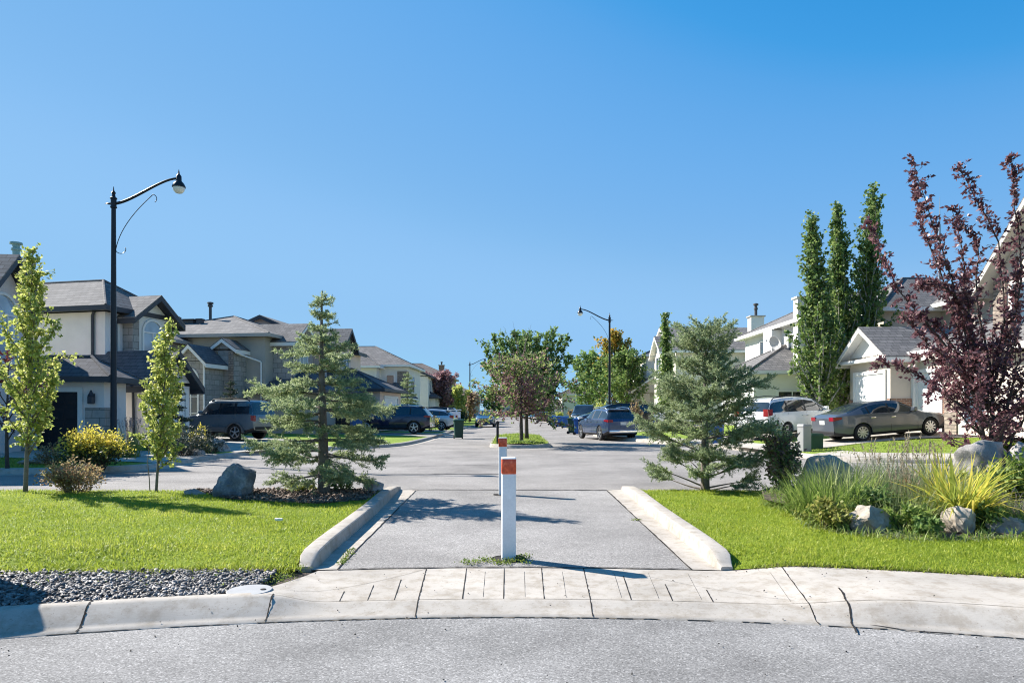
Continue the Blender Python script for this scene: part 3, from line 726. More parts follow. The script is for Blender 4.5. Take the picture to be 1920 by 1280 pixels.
# ================================================================== PLANTS
M_BARK = pm('grey_bark', (.16, .135, .115), .9, .4, 8, 60, .6)
M_BARKD = pm('dark_bark', (.075, .06, .052), .9, .4, 8, 60, .6)
M_BARKP = pm('pale_bark', (.34, .32, .28), .85, .3, 8, 40, .4)
M_POP = leafmat('young_poplar_leaves', [(.12, .16, .03), (.25, .30, .06), (.42, .45, .11), (.58, .56, .20)], .45)
M_POPT = leafmat('tall_poplar_leaves', [(.035, .075, .022), (.085, .15, .04), (.17, .25, .06), (.32, .36, .11)], .4)
M_PURP = leafmat('purple_leaves', [(.05, .02, .03), (.115, .045, .057), (.20, .09, .098), (.35, .21, .20)], .34, .42)
M_GREEN = leafmat('green_leaves', [(.04, .085, .028), (.09, .165, .045), (.17, .26, .065), (.30, .36, .10)], .4)
M_BRONZE = leafmat('bronze_leaves', [(.09, .055, .05), (.21, .12, .10), (.32, .22, .14), (.28, .29, .10)], .4)
M_YEL = leafmat('golden_leaves', [(.26, .26, .03), (.50, .43, .05), (.70, .56, .09)], .45)
M_DKG = leafmat('dark_shrub_leaves', [(.014, .03, .012), (.035, .06, .02), (.08, .11, .03)], .25)
M_BRN = leafmat('brown_shrub_leaves', [(.10, .06, .035), (.24, .15, .08), (.34, .26, .14), (.22, .22, .06)], .4)
M_ORG = leafmat('autumn_leaves', [(.12, .18, .03), (.32, .26, .03), (.55, .25, .03)], .45)
M_OLIVE = leafmat('olive_bronze_leaves', [(.06, .085, .035), (.13, .18, .055), (.23, .28, .085), (.36, .33, .15)], .4)
M_PINK = leafmat('pink_brown_leaves', [(.12, .06, .07), (.25, .13, .14), (.42, .28, .26)], .35)
M_NEED = leafmat('blue_spruce_needles', [(.07, .105, .05), (.16, .215, .10), (.28, .335, .17), (.44, .48, .26)], .36, .5, 2.2)
M_NEEDY = leafmat('yellow_spruce_needles', [(.07, .10, .05), (.17, .225, .11), (.31, .37, .18), (.48, .52, .25)], .38, .5, 1.6)
M_NEEDD = leafmat('dark_conifer_needles', [(.014, .03, .022), (.035, .06, .04), (.07, .1, .06)], .2, .5, 2.2)
M_STRAW = leafmat('straw_blades', [(.20, .16, .11), (.34, .28, .19), (.48, .42, .30)], .35)
M_BLUEG = leafmat('blue_green_blades', [(.06, .10, .045), (.13, .18, .075), (.23, .27, .12), (.36, .36, .19)], .4)
M_LIME = leafmat('lime_blades', [(.16, .22, .03), (.34, .37, .05), (.58, .52, .07), (.75, .56, .10)], .45)
M_GRN2 = leafmat('lush_blades', [(.06, .11, .018), (.13, .20, .03), (.24, .31, .06), (.34, .36, .12)], .4)

def wiggle(p, d, L, n, rng, bend=.15, up=0.):
    pts = [np.array(p, float)]; d = np.array(d, float)
    for i in range(n):
        d = d+rng.normal(size=3)*bend/math.sqrt(n)+np.array([0, 0, up/n]); d /= np.linalg.norm(d)
        pts.append(pts[-1]+d*L/n)
    return pts
def pol_at(pts, t):
    t = t*(len(pts)-1); i = min(int(t), len(pts)-2); f = t-i
    return pts[i]*(1-f)+pts[i+1]*f, unit(pts[i+1]-pts[i])
def tree(name, label, cat, loc, h, base, rad, nl, ang, leaf, mats, seed, tr=.06, prof=None, twigs=14, twl=.3, lpt=14, group=None,
         bend=.2, up=.3, trunkbend=.05, flush=.25, leafw=.6, second=None, tsides=8, top=1., stems=1, droop=0., rz=0, shoots=()):
    """trunk, limbs, twigs and leaves. base: height of lowest limb; rad: crown radius; prof(t): relative radius over the crown height"""
    rng = np.random.default_rng(seed); root = thing(name, label, cat, loc, rz, group)
    prof = prof or (lambda t: math.sin(math.pi*min(1, (t*.85+.12)))**.7)
    wood = MB(); P = []; D = []
    for st in range(stems):
        a0 = 6.28*st/max(1, stems)+1; lean = 0 if stems == 1 else .22
        tp = wiggle((0, 0, -.1), (math.cos(a0)*lean, math.sin(a0)*lean, 1), (h*.97+.1)*(1 if st == 0 else rng.uniform(.7, .95)), 12, rng, trunkbend, .1)
        k = len(tp); wood.tube(tp, [tr*(1.25 if i == 0 else 1)*(1-.93*(i/(k-1))**1.1)+.004 for i in range(k)], tsides)
        n = max(3, nl//stems)
        for i in range(n):
            z = base+(h*.96-base)*((i+rng.uniform(.0, .9))/n)*top
            t = min(.985, z/(h*.97)); p, _ = pol_at(tp, t); ct = (z-base)/(h-base)
            az = 2.4*i+rng.uniform(-.5, .5); el = R(ang)+rng.uniform(-.22, .22)+.35*ct
            L = rad*prof(ct)*rng.uniform(.65, 1.18)/max(.35, math.cos(min(el, 1.25)))
            L = min(L, 1.6*rad*prof(ct), max(.12*rad, (h*1.03-z)/max(.25, math.sin(el)+.12)))
            if L < .05: continue
            d = (math.cos(az)*math.cos(el), math.sin(az)*math.cos(el), math.sin(el))
            lp = wiggle(p, d, L, 6, rng, bend, up)
            r0 = max(.006, tr*(1-t)*.55+.003); wood.tube(lp, [r0*(1-.85*j/6)+.0015 for j in range(7)], 5)
            nt = max(2, int(twigs*L/rad))
            for q in range(nt):
                s = flush+(1-flush)*(q+rng.random())/nt; pp, dd = pol_at(lp, min(.995, s))
                d2 = unit(dd*.7+rng.normal(size=3)*.75+np.array([0, 0, .15-droop])); L2 = twl*rng.uniform(.5, 1.2)*(1.1-.5*s)
                tw = wiggle(pp, d2, L2, 3, rng, .25, .15-droop); wood.tube(tw, [.004, .003, .002, .001], 3, False)
                m = max(2, int(lpt*rng.uniform(.6, 1.3)))
                for u in rng.random(m):
                    a, b = pol_at(tw, u*.999); P.append(a+rng.normal(size=3)*leaf*.25); D.append(b*.5+rng.normal(size=3)*.8+np.array([0, 0, -.15]))
    for q, dn in shoots:                  # long leafy shoots along waypoints
        q = [np.array(v, float) for v in q]; k = 12; m_ = len(q)-1
        cr = lambda t: (lambda i, f: (lambda p0, p1, p2, p3: .5*(2*p1+(p2-p0)*f+(2*p0-5*p1+4*p2-p3)*f*f+(3*p1-p0-3*p2+p3)*f**3))(q[max(0, i-1)], q[i], q[i+1], q[min(m_, i+2)]))(min(int(t*m_), m_-1), t*m_-min(int(t*m_), m_-1))
        lp = [cr(i/k)+rng.normal(size=3)*.012 for i in range(k+1)]; L = sum(np.linalg.norm(y_-x_) for x_, y_ in zip(lp, lp[1:]))
        wood.tube(lp, [.022*(1-.85*i/k)+.002 for i in range(k+1)], 5)
        for u in np.linspace(.12, 1, int(L*dn*1.45)):
            pp, dd = pol_at(lp, min(.999, u+rng.uniform(-.01, .01))); d2 = unit(dd*.9+rng.normal(size=3)*.7); tw = wiggle(pp, d2, rng.uniform(.08, .26+.32*(1-u)), 3, rng, .3, -.05); wood.tube(tw, [.004, .003, .002, .001], 3, False)
            for v in rng.random(int(rng.uniform(7, 14))): a, q = pol_at(tw, v*.999); P.append(a); D.append(q*.6+rng.normal(size=3)*.7+np.array([0, 0, -.1]))
    P = np.array(P); D = np.array(D); n = len(P)
    wood.build('trunk', mats[0], root, fix=False, smooth=True)
    if second is not None:
        m2, fn = second[:2]; k = np.array([fn(p/np.array([rad, rad, h]), rng) for p in P])
        if k.any():
            link('autumn_leaves' if len(second) < 3 else second[2], leaf_mesh('leaves', P[k], D[k], leaf*rng.uniform(.65, 1.25, k.sum()), leaf*leafw, rng), m2, root)
        P, D = P[~k], D[~k]; n = len(P)
    link('crown', leaf_mesh('crown', P, D, leaf*rng.uniform(.65, 1.25, n), leaf*leafw, rng), mats[1], root)
    return root
def spruce(name, label, loc, h, prof, seed, whorls, needle=.045, nw=.009, dens=260, mats=None, group=None, tr=.09, bare=.0, low=.12, tops=1, droop=.25, per=6, lowlift=0., sub=1., fat=1., vert=.2, dbl=.5):
    """conifer: whorled branches, side twigs, needles. prof(t): branch length at relative height t"""
    rng = np.random.default_rng(seed); root = thing(name, label, 'spruce tree', loc, rng.uniform(0, 6), group)
    root.rotation_euler.z = 0
    wood = MB(); NP = []; ND = []; mats = mats or (M_BARKD, M_NEED)
    tp = wiggle((0, 0, -.1), (0, 0, 1), h+.1, 14, rng, .03, .2); k = len(tp)
    wood.tube(tp, [tr*(1.35 if i == 0 else 1)*(1-.95*(i/(k-1)))+.004 for i in range(k)], 9)
    def needles(pts, d=1.):
        L = sum(np.linalg.norm(b-a) for a, b in zip(pts, pts[1:])); m = int(L*dens*d)
        if m < 1: return
        u = rng.random(m)*(len(pts)-1); i = np.minimum(u.astype(int), len(pts)-2); f = (u-i)[:, None]; A = np.array(pts)
        p = A[i]*(1-f)+A[i+1]*f; dd = unit(A[i+1]-A[i]); NP.append(p); ND.append(dd*.8+unit(rng.normal(size=(m, 3)))*.9+np.array([0, 0, .18]))
    leads = [(tp, h)]
    for wv in range(whorls):
        t0 = low+(1-low)*(wv/whorls)**.92
        for b in range(per):
            t = min(.985, t0+rng.uniform(-.018, .018)); p, _ = pol_at(tp, t)
            az = 6.283*b/per+wv*1.1+rng.uniform(-.3, .3); L = prof(t)*rng.uniform(.72, 1.15)
            if L < .04: continue
            el = -.10+.75*t*t+rng.uniform(-.12, .12)+lowlift*(1-t)
            d = np.array([math.cos(az)*math.cos(el), math.sin(az)*math.cos(el), math.sin(el)])
            pts = [p]; n = 7; dd = d.copy()
            for i in range(n):
                s = i/n; dd = unit(dd+np.array([0, 0, (-droop if s < .45 else droop*.95)/n*2.0])+rng.normal(size=3)*.035); pts.append(pts[-1]+dd*L/n)
            wood.tube(pts, [max(.003, tr*.22*(1-t*.6)*(1-.85*i/n)) for i in range(n+1)], 4, False)
            b0 = bare*max(0, 1-t*1.35)
            needles([pol_at(pts, b0+.12+(1-b0-.12)*i/5*.999)[0] for i in range(6)], .9)
            ns = max(3, int(L*16*sub)); side = 1
            for q in range(ns):
                s = b0+.10+(.9-b0)*(q+rng.random()*.6)/ns
                if s > .98: continue
                pp, dr = pol_at(pts, s); lat = unit(np.cross(dr, [0, 0, 1.]))*side; side = -side
                L2 = (.13+.42*L*(1-s*.72))*rng.uniform(.6, 1.2)*fat
                if rng.random() < .12: L2 *= .4
                d2 = unit(dr*.75+lat*rng.uniform(.5, .95)+np.array([0, 0, rng.uniform(-vert, vert)]))
                tw = [pp]; e = d2.copy()
                for i in range(3): e = unit(e+dr*.12+np.array([0, 0, rng.uniform(-.08, .1)])); tw.append(tw[-1]+e*L2/3)
                wood.tube(tw, [.004, .003, .0025, .0015], 3, False); needles(tw)
                for sgn in (-1, 1):
                    for rep in range((2 if rng.random() < dbl else 1) if L2 > .14 else 0):
                        p3, e3 = pol_at(tw, rng.uniform(.2, .8)); l3 = unit(np.cross(e3, [0, 0, 1.]))*sgn; d3 = unit(e3*.8+l3*.7+np.array([0, 0, rng.normal()*vert*1.4])); needles([p3, p3+d3*L2*rng.uniform(.3, .5)])
    needles([pol_at(tp, .86+.139*i/4)[0] for i in range(5)], 1.2)
    P = np.concatenate(NP); D = np.concatenate(ND); n = len(P)
    wood.build('trunk', mats[0], root, fix=False, smooth=True)
    link('crown', leaf_mesh('crown', P, D, needle*rng.uniform(.6, 1.2, n), nw, rng), mats[1], root)
    return root
def shrub(name, label, loc, rx, ry, h, n, leaf, mat, seed, group=None, cat='shrub', mat2=None, wood=None, leafw=.55, hollow=.25, f2=None, spiky=0.):
    """many stems fanning from the ground with leaves towards their ends"""
    rng = np.random.default_rng(seed); root = thing(name, label, cat, loc, 0, group); mb = MB(); P = []; D = []
    ns = max(10, n//55)
    for i in range(ns):
        az = rng.uniform(0, 6.283); r = math.sqrt(rng.random()); el = math.acos(min(.999, r*.97)); q = rng.uniform(.72, 1.08)
        e = np.array([math.cos(az)*rx*r*q, math.sin(az)*ry*r*q, h*math.sin(el)**.8*q*(1+spiky*rng.random())])
        b = np.array([math.cos(az)*rx*.25*rng.random(), math.sin(az)*ry*.25*rng.random(), -.03]); mid = (b+e)/2+np.array([0, 0, h*.12])+rng.normal(size=3)*.05*h
        pts = [b, (b+mid)/2+rng.normal(size=3)*.02, mid, (mid+e)/2+rng.normal(size=3)*.03*h, e]
        mb.tube(pts, [.008, .006, .005, .003, .002], 4, False)
        m = int(55*rng.uniform(.6, 1.4))
        for u in hollow+(1-hollow)*rng.random(m)**.75:
            a, d = pol_at(pts, min(.999, u)); P.append(a+rng.normal(size=3)*np.array([rx, ry, h])*.075); D.append(d*.5+rng.normal(size=3)*.8)
    P = np.array(P); D = np.array(D); P[:, 2] = np.maximum(P[:, 2], .01); n = len(P)
    mb.build('stem', wood or M_BARKD, root, fix=False, smooth=True)
    if mat2 is not None:
        k = np.array([f2(p/np.array([rx, ry, h]), rng) for p in P])
        link('golden_foliage' if mat2 is M_YEL else 'inner_foliage', leaf_mesh('l', P[k], D[k], leaf*rng.uniform(.6, 1.25, k.sum()), leaf*leafw, rng), mat2, root); P, D = P[~k], D[~k]; n = len(P)
    link('foliage', leaf_mesh('foliage', P, D, leaf*rng.uniform(.6, 1.25, n), leaf*leafw, rng), mat, root)
    return root
def clump(name, label, loc, n, h, spread, w, mat, seed, lean=(.1, .8), group=None, cat='ornamental grass', heads=0, headmat=None, seg=4):
    rng = np.random.default_rng(seed)
    r = spread*np.sqrt(rng.random(n))*.55; a = rng.uniform(0, 6.283, n)
    P = np.column_stack([r*np.cos(a), r*np.sin(a), np.full(n, -.02)])
    me = blade_mesh(name, P, h*rng.uniform(.55, 1.12, n), a+rng.normal(size=n)*.7, rng.uniform(lean[0], lean[1], n), w*rng.uniform(.6, 1.3, n), rng, seg)
    if not heads: return tag(link(name, me, mat, None, loc), label, cat, group)
    root = thing(name, label, cat, loc, 0, group); link('blades', me, mat, root)
    mb = MB(); Q = []; E = []
    for i in range(heads):
        az = rng.uniform(0, 6.283); ln = rng.uniform(.05, .38); hh = h*rng.uniform(1.0, 1.35)
        e = np.array([math.cos(az)*hh*ln, math.sin(az)*hh*ln, hh*math.sqrt(1-ln*ln)]); b = np.array([math.cos(az), math.sin(az), 0])*spread*.2*rng.random()
        pts = [b, (b+e)/2+np.array([0, 0, .04]), e]; mb.tube(pts, [.003, .0025, .0015], 3, False)
        m = 16; u = rng.uniform(.78, 1.0, m)
        for t in u: p, d = pol_at(pts, min(.999, t)); Q.append(p); E.append(d+rng.normal(size=3)*.35)
    mb.build('stalk', headmat or M_STRAW, root, fix=False)
    link('seed_fronds', leaf_mesh('seed', np.array(Q), np.array(E), .045, .012, rng), headmat or M_STRAW, root); return root

# --- young poplars at the back edge of the left lawn
col = lambda t: (.55+.75*math.sin(math.pi*min(1, t*.9+.08))) if t < .9 else .35
def young(t): return max(.16, 1.0*math.sin(math.pi*min(.98, .30+t*.66))**.8*(1-.52*t))
x, y, z = on_lawn(47, 923)
tree('young_poplar', 'taller young poplar with yellow green leaves at far left of lawn', 'poplar tree', (x, y, 0), 4.4, .75, .72, 44, 48, .064, (M_BARK, M_POP), 31, .034, young, 12, .25, 13, 'young poplars on the left lawn', leafw=.9, flush=.12, up=.5)
x, y, z = on_lawn(292, 923)
tree('young_poplar', 'shorter young poplar with yellow green leaves near the lamp post', 'poplar tree', (x, y, 0), 3.02, .52, .53, 38, 47, .058, (M_BARK, M_POP), 32, .022, young, 12, .21, 13, 'young poplars on the left lawn', leafw=.9, flush=.12, up=.5)
for o_, a_ in zip([o for o in bpy.data.objects if o.name.startswith('young_poplar')], (2.7, 2.0)): o_.rotation_euler.y = R(a_)
m = MB(); m.tube([(0, 0, -.05), (-.02, .0, .35), (-.05, 0, .62), (-.02, 0, .95)], [.009, .008, .006, .003], 6)
tag(m.build('sapling_stem', M_BARK, loc=(*on_lawn(282, 922)[:2], 0), smooth=True), 'thin bare sucker stem just left of shorter young poplar', 'sapling')
# --- spruces either side of the path
x, y, z = on_lawn(607, 926)
def sp1(t): return (1.02 if t < .48 else 1.02-.48*(t-.48)/.2 if t < .68 else .54-.42*(t-.68)/.16 if t < .84 else .09)*(.90+.22*math.sin(t*29))
spruce('spruce', 'tiered green spruce with pointed top standing left of the path', (x, y, z), 3.45, sp1, 41, 13, .052, .012, 230, (M_BARK, M_NEEDY), tr=.105, bare=.42, low=.14, per=6, droop=.24, lowlift=.12, fat=1.12, vert=.4, dbl=.35)
x, y, z = on_lawn(1322, 915)
def sp2(t): return (1.07 if t < .5 else 1.07-.47*(t-.5)/.38 if t < .88 else .56)*(.88+.2*math.sin(t*23))
S2 = spruce('spruce', 'broad blue green spruce with bushy blunt top right of the path', (x, y, z), 2.98, sp2, 47, 15, .052, .012, 215, (M_BARK, M_NEED), tr=.085, bare=.62, low=.06, per=6, droop=-.06, lowlift=.38, fat=1.1, vert=.5, dbl=.4)
# --- shrubs of the left side
shrub('low_shrub', 'low brown and russet shrub at the back edge of left lawn', on_lawn(140, 924), .64, .45, .60, 2400, .055, M_BRN, 51, wood=M_BARK)
shrub('golden_shrub', 'large shrub with golden yellow top growing before the lamp post', (xd(178, 16.9), 16.9, .1), .90, .8, 1.0, 5600, .075, M_DKG, 52, mat2=M_YEL, f2=lambda p, r: p[2] > .46+r.normal()*.12+.18*math.hypot(p[0], p[1])*0)
shrub('dull_shrub', 'dull brownish shrub left of the golden shrub', (xd(98, 17.9), 17.9, .1), .42, .4, .62, 1100, .06, M_BRN, 53)
clump('feather_grass', 'upright feather reed grass with mauve plumes beside lamp post', (xd(243, 20.5), 20.5, .12), 260, .95, .5, .012, M_GRN2, 54, (.03, .28), heads=46, headmat=leafmat('mauve_plumes', [(.20, .15, .16), (.34, .27, .27)], .3))
shrub('juniper', 'dark spreading juniper mass left of the jeep', (xd(345, 21.4), 21.4, .1), 1.05, .7, .95, 4200, .07, M_NEEDD, 55, leafw=.25, spiky=.2)
shrub('juniper', 'lower dark juniper beside the squared boulder', (xd(395, 22.8), 22.8, .1), .55, .5, .62, 1800, .07, M_NEEDD, 56, leafw=.25, spiky=.2)
shrub('golden_shrub', 'small shrub with yellow tips in front of the jeep front wheel', (xd(374, 22.2), 22.2, .1), .42, .4, .92, 900, .07, M_DKG, 57, mat2=M_YEL, f2=lambda p, r: p[2] > .55+r.normal()*.15)
spruce('spruce', 'slender dark young spruce behind the shorter poplar', (xd(322, 24.3), 24.3, .15), 3.2, lambda t: .75*(1-t)**.8+.08, 58, 12, .07, .02, 120, (M_BARKD, M_NEEDD), tr=.05, low=.05)
spruce('spruce', 'dark young spruce against the grey house wall', (xd(432, 34.4), 34.4, .2), 2.9, lambda t: .8*(1-t)**.9+.05, 59, 11, .08, .025, 90, (M_BARKD, M_NEEDD), tr=.05, low=.05)
tree('crab_apple', 'small dark red leafed tree behind the tall young poplar', 'tree', (xd(14, 16.8), 16.8, .1), 2.75, .75, .95, 16, 35, .085, (M_BARKD, leafmat('wine_leaves', [(.03, .008, .012), (.09, .02, .025), (.2, .06, .04)], .35)), 60, .045, twigs=9, lpt=8)
shrub('shrub', 'yellow green leafy shrub at the foot of left spruce', on_lawn(562, 922), .26, .2, .25, 420, .05, leafmat('chartreuse_leaves', [(.16, .2, .02), (.34, .36, .05)], .4), 61)
shrub('shrub', 'dark green leafy shrub right of the left spruce trunk', on_lawn(642, 922), .26, .22, .38, 600, .05, M_GREEN, 62)
clump('dry_twigs', 'bare reddish twigs left of the left spruce trunk', on_lawn(530, 922), 22, .28, .2, .008, M_BRN, 63, (.2, .8), cat='twigs')
# --- right: bed and shrubs
shrub('reddish_bush', 'upright bush with reddish brown tips right of right spruce', (xd(1468, 11.9), 11.9, .1), .40, .38, 1.1, 2900, .075, M_OLIVE, 71, mat2=M_BRONZE, f2=lambda p, r: p[2] > .25 and r.random() < .5, spiky=.12)
shrub('reddish_bush', 'dull reddish shrub beside the brown slab boulder', (xd(1585, 11.5), 11.5, .1), .25, .25, .33, 500, .05, M_BRN, 72)
def bed(px, d): return (xd(px, d), d, zlawn(xd(px, d), d)+.03)
gb = 'grass clumps in the planting bed'
clump('grass_clump', 'broad green grass clump at left end of planting bed', bed(1560, 9.2), 850, .66, .95, .020, M_GRN2, 73, (.1, .95), gb)
clump('grass_clump', 'blue green grass clump behind the broad green clump', bed(1590, 10.3), 850, .74, .9, .017, M_BLUEG, 74, (.1, .8), gb)
for i, (px, d, h, lab) in enumerate(((1650, 9.5, .74, 'airy blue green grass clump with straw plumes behind left pale stone'), (1705, 9.9, .80, 'airy grass clump with straw plumes in middle of planting bed'), (1740, 9.2, .72, 'airy grass clump with straw plumes just left of yellow daylily'), (1690, 8.7, .55, 'shorter airy grass clump between the two pale stones'))):
    clump('grass_clump', lab, bed(px, d), 700, h, .85, .012, M_BLUEG, 75+i, (.08, .85), gb, heads=20)
clump('daylily', 'big daylily clump with arching yellow and lime blades', bed(1800, 8.45), 250, .88, .42, .042, M_LIME, 81, (.12, .86), cat='daylily', seg=5)
clump('daylily', 'green daylily clump in front of the yellow one', bed(1745, 8.5), 300, .50, .42, .024, M_GRN2, 82, (.2, 1.0), cat='daylily')
clump('daylily', 'lime green daylily behind the yellow one', bed(1760, 10.4), 260, .78, .42, .028, M_LIME, 83, (.1, .8), cat='daylily')
shrub('perennial', 'yellowing low perennial at front left corner of planting bed', bed(1553, 8.25), .42, .34, .30, 1300, .06, leafmat('yellowing_leaves', [(.10, .14, .02), (.24, .26, .05), (.36, .30, .09)], .4), 84, cat='plant')
shrub('perennial', 'lush green perennial between the two front stones', bed(1700, 8.0), .30, .25, .27, 900, .08, M_GRN2, 85, cat='plant', leafw=.35)
shrub('perennial', 'dark leafy perennial right of the striped stone', bed(1848, 8.15), .26, .26, .30, 800, .075, M_GREEN, 86, cat='plant', leafw=.4)
shrub('perennial', 'tall leafy green perennial at the right frame edge', bed(1895, 9.7), .50, .45, .72, 1500, .10, M_GRN2, 87, cat='plant', leafw=.4)
clump('dry_grass', 'dry mauve brown grass tangle right of the yellow daylily', bed(1885, 8.7), 700, .48, .7, .007, leafmat('mauve_dry', [(.12, .09, .09), (.24, .19, .18), (.34, .28, .25)], .3), 88, (.2, 1.1), cat='dry grass')
clump('grass_clump', 'green grass clump at the right front of planting bed', bed(1925, 8.15), 420, .36, .5, .014, M_GRN2, 89, (.2, 1.0), gb)
shrub('perennial', 'leafy clump below the broad lichen boulder', bed(1830, 11.6), .5, .3, .34, 800, .08, M_GRN2, 90, cat='plant', leafw=.4)
shrub('perennial', 'dark green leafy mound behind the left pale stone', bed(1640, 8.7), .40, .35, .42, 1100, .085, M_GREEN, 94, cat='plant', leafw=.4)
shrub('perennial', 'green leafy mound left of the striped stone', bed(1738, 7.75), .20, .18, .2, 600, .075, M_GREEN, 95, cat='plant', leafw=.4)
shrub('perennial', 'bronze tinted low plant in the middle of planting bed', bed(1700, 9.3), .45, .4, .5, 1000, .08, M_BRN, 96, cat='plant', leafw=.35)
def underw():
    rng = np.random.default_rng(91); n = 9000
    x = rng.uniform(3.3, 8.5, n*3); y = rng.uniform(7.2, 11.5, n*3); k = in_poly(x, y, BED) & (x < .76*y)
    for q in (1630, 1797, 1888): k &= ~((np.abs(x/y*F+960-q) < 36) & (y < 8.35))
    x, y = x[k][:n], y[k][:n]; n = len(x)
    me = blade_mesh('bed_groundcover', np.column_stack([x, y, [zlawn(a, b)+.01 for a, b in zip(x, y)]]), rng.uniform(.08, .30, n)*np.clip((y-6.9)/1.6, .35, 1), rng.uniform(0, 6.28, n), rng.uniform(.2, 1.1, n), rng.uniform(.010, .026, n), rng, 3)
    tag(link('bed_groundcover', me, M_GRN2), 'green undergrowth between the plants of the planting bed', kind='stuff')
underw()
tag(fringe('bed_edge_plants', BED[-1:]+BED[:7], 1100, .15, 92, .06, M_GRN2, .016), 'leafy fringe of plants spilling over the planting bed edge', kind='stuff')
tag(fringe('bed_edge_plants', BED[:6], 500, .11, 93, .07, M_BLUEG, .012), 'paler fringe of plants along the front of planting bed', kind='stuff')
# --- purple leafed tree at the right
def plume(t): return .55+.6*math.sin(math.pi*min(1, t*.8+.1))
PX, PD = 1858, 14.2
def sh(px, py, dd=0.): return (xd(px, PD)-xd(PX, PD), dd, zd(py, PD)-.3)
def shp(dd, *q): return [sh(x, y, dd*i/(len(q)-1)) for i, (x, y) in enumerate(q)]
SH = [(shp(-.5, (1845, 760), (1805, 640), (1768, 530), (1728, 430), (1684, 322)), 12), (shp(.4, (1850, 740), (1800, 610), (1772, 500), (1742, 405), (1736, 330)), 11), (shp(-.3, (1850, 720), (1812, 600), (1796, 500), (1768, 398)), 12),
      (shp(.3, (1862, 740), (1885, 600), (1880, 450), (1850, 380), (1816, 304)), 11), (shp(-.4, (1880, 700), (1905, 520), (1885, 400), (1870, 310)), 10), (shp(.5, (1840, 740), (1775, 640), (1715, 560), (1680, 490), (1652, 405)), 10),
      (shp(-.6, (1840, 760), (1770, 680), (1710, 640), (1668, 600)), 12), (shp(.5, (1850, 790), (1790, 745), (1720, 690), (1672, 680)), 12), (shp(.6, (1870, 740), (1925, 600), (1945, 480)), 11),
      (shp(.2, (1860, 700), (1835, 560), (1842, 460), (1812, 415)), 10), (shp(-.8, (1850, 760), (1790, 700), (1740, 700), (1700, 740)), 12), (shp(-.6, (1855, 740), (1800, 590), (1740, 540), (1690, 545)), 12)]+[(shp(dd, (1855, 770), *w), 12) for dd, w in ((.3, ((1820, 690), (1770, 610), (1730, 590))), (-.4, ((1830, 680), (1800, 620), (1790, 560))), (.6, ((1840, 660), (1830, 560), (1850, 500))), (-.2, ((1870, 680), (1890, 600), (1895, 520))), (.9, ((1825, 700), (1790, 660), (1760, 660))), (-.9, ((1880, 740), (1910, 690), (1930, 640))), (.4, ((1870, 760), (1900, 780), (1925, 800))))]
tree('purple_tree', 'large purple leafed tree with long arching shoots at right edge', 'tree', (xd(PX, PD), PD, .3), 3.1, .3, 1.9, 50, 24, .10, (M_BARKD, M_PURP), 101, .06, lambda t: max(.4, min(1.12-.6*t, .42+2.2*t)), 16, .40, 10, leafw=.55, bend=.4, up=.35, stems=3, flush=.15, shoots=SH, droop=.1)
# --- poplars at the right
pc = lambda t: max(.11, (1.0-1.02*max(0, t-.2)**1.0)*min(1, .7+2*t))
for i, (px, d, h, r, lab) in enumerate(((1534, 33.6, 10.3, 1.7, 'left of three tall columnar poplars between the right houses'), (1577, 35.2, 11.3, 1.8, 'middle of three tall columnar poplars between the right houses'), (1624, 35.0, 12.2, 2.05, 'right and tallest of three columnar poplars between the right houses'))):
    tree('columnar_poplar', lab, 'poplar tree', (xd(px, d), d, .55), h, .2, r, 120, 58, .17, (M_BARKP, M_POPT), 111+i, .14, pc, 11, .5, 9, 'tall columnar poplars', leafw=.8, up=.5, flush=.1)
tree('columnar_poplar', 'slim columnar poplar behind the right spruce', 'poplar tree', (xd(1249, 46), 46, .6), 7.4, .3, .85, 60, 60, .2, (M_BARKP, M_POPT), 115, .1, pc, 9, .45, 8, 'tall columnar poplars', leafw=.8, up=.5)
# --- island trees
tree('green_tree', 'vase shaped green tree on the street island with bare top twigs', 'tree', (.72, 34.0, .12), 5.0, 1.2, 2.0, 54, 36, .17, (M_BARKD, M_GREEN), 121, .10, lambda t: .75+.4*min(1, t*1.6), 18, .5, 9, leafw=.55, flush=.15, up=.35, shoots=[([(0, 0, 1.6), (ax*.5, .2*ax, 2.6+.3*hz), (ax*.85, 0, 3.6+.5*hz), (ax, dy, 4.3+hz)], 8) for ax, dy, hz in ((-2.0, .2, .1), (-1.6, -.5, .75), (-1.25, .4, .55), (-.7, -.3, .9), (1.0, .2, .95), (.55, -.5, .8), (1.35, -.2, 1.1), (1.7, .4, .9), (2.0, 0, .75), (2.1, -.4, -.3), (-2.1, .1, -.6))])
mb = MB(); rng = np.random.default_rng(9)
m = tree('purple_leaf_tree', 'bronze purple leafed tree at the near end of street island', 'tree', (.42, 30.3, .12), 3.7, 1.2, 1.95, 60, 8, .14, (M_BARKD, leafmat('turning_leaves', [(.05, .09, .03), (.11, .18, .05), (.21, .28, .075), (.36, .36, .12)], .4)), 122, .085, lambda t: (1.12 if t < .5 else 1.12-.9*(t-.5)), 16, .45, 9, leafw=.6, flush=.12, up=.1, droop=.1, bend=.18, second=(M_PINK, lambda p, r: r.random() < (.78 if math.hypot(p[0], p[1]) < .62 and p[2] < .8 else .28), 'purple_leaves'))
for i in range(9):
    p = wiggle((rng.uniform(-.3, .2), rng.uniform(-.2, .2), 3.4), (rng.normal()*.16-.05, rng.normal()*.1, 1), rng.uniform(1.2, 2.0), 5, rng, .12)
    mb.tube(p, [.012, .01, .008, .006, .004, .002], 4, False)
mb.build('bare_twigs', M_BARK, m, fix=False)
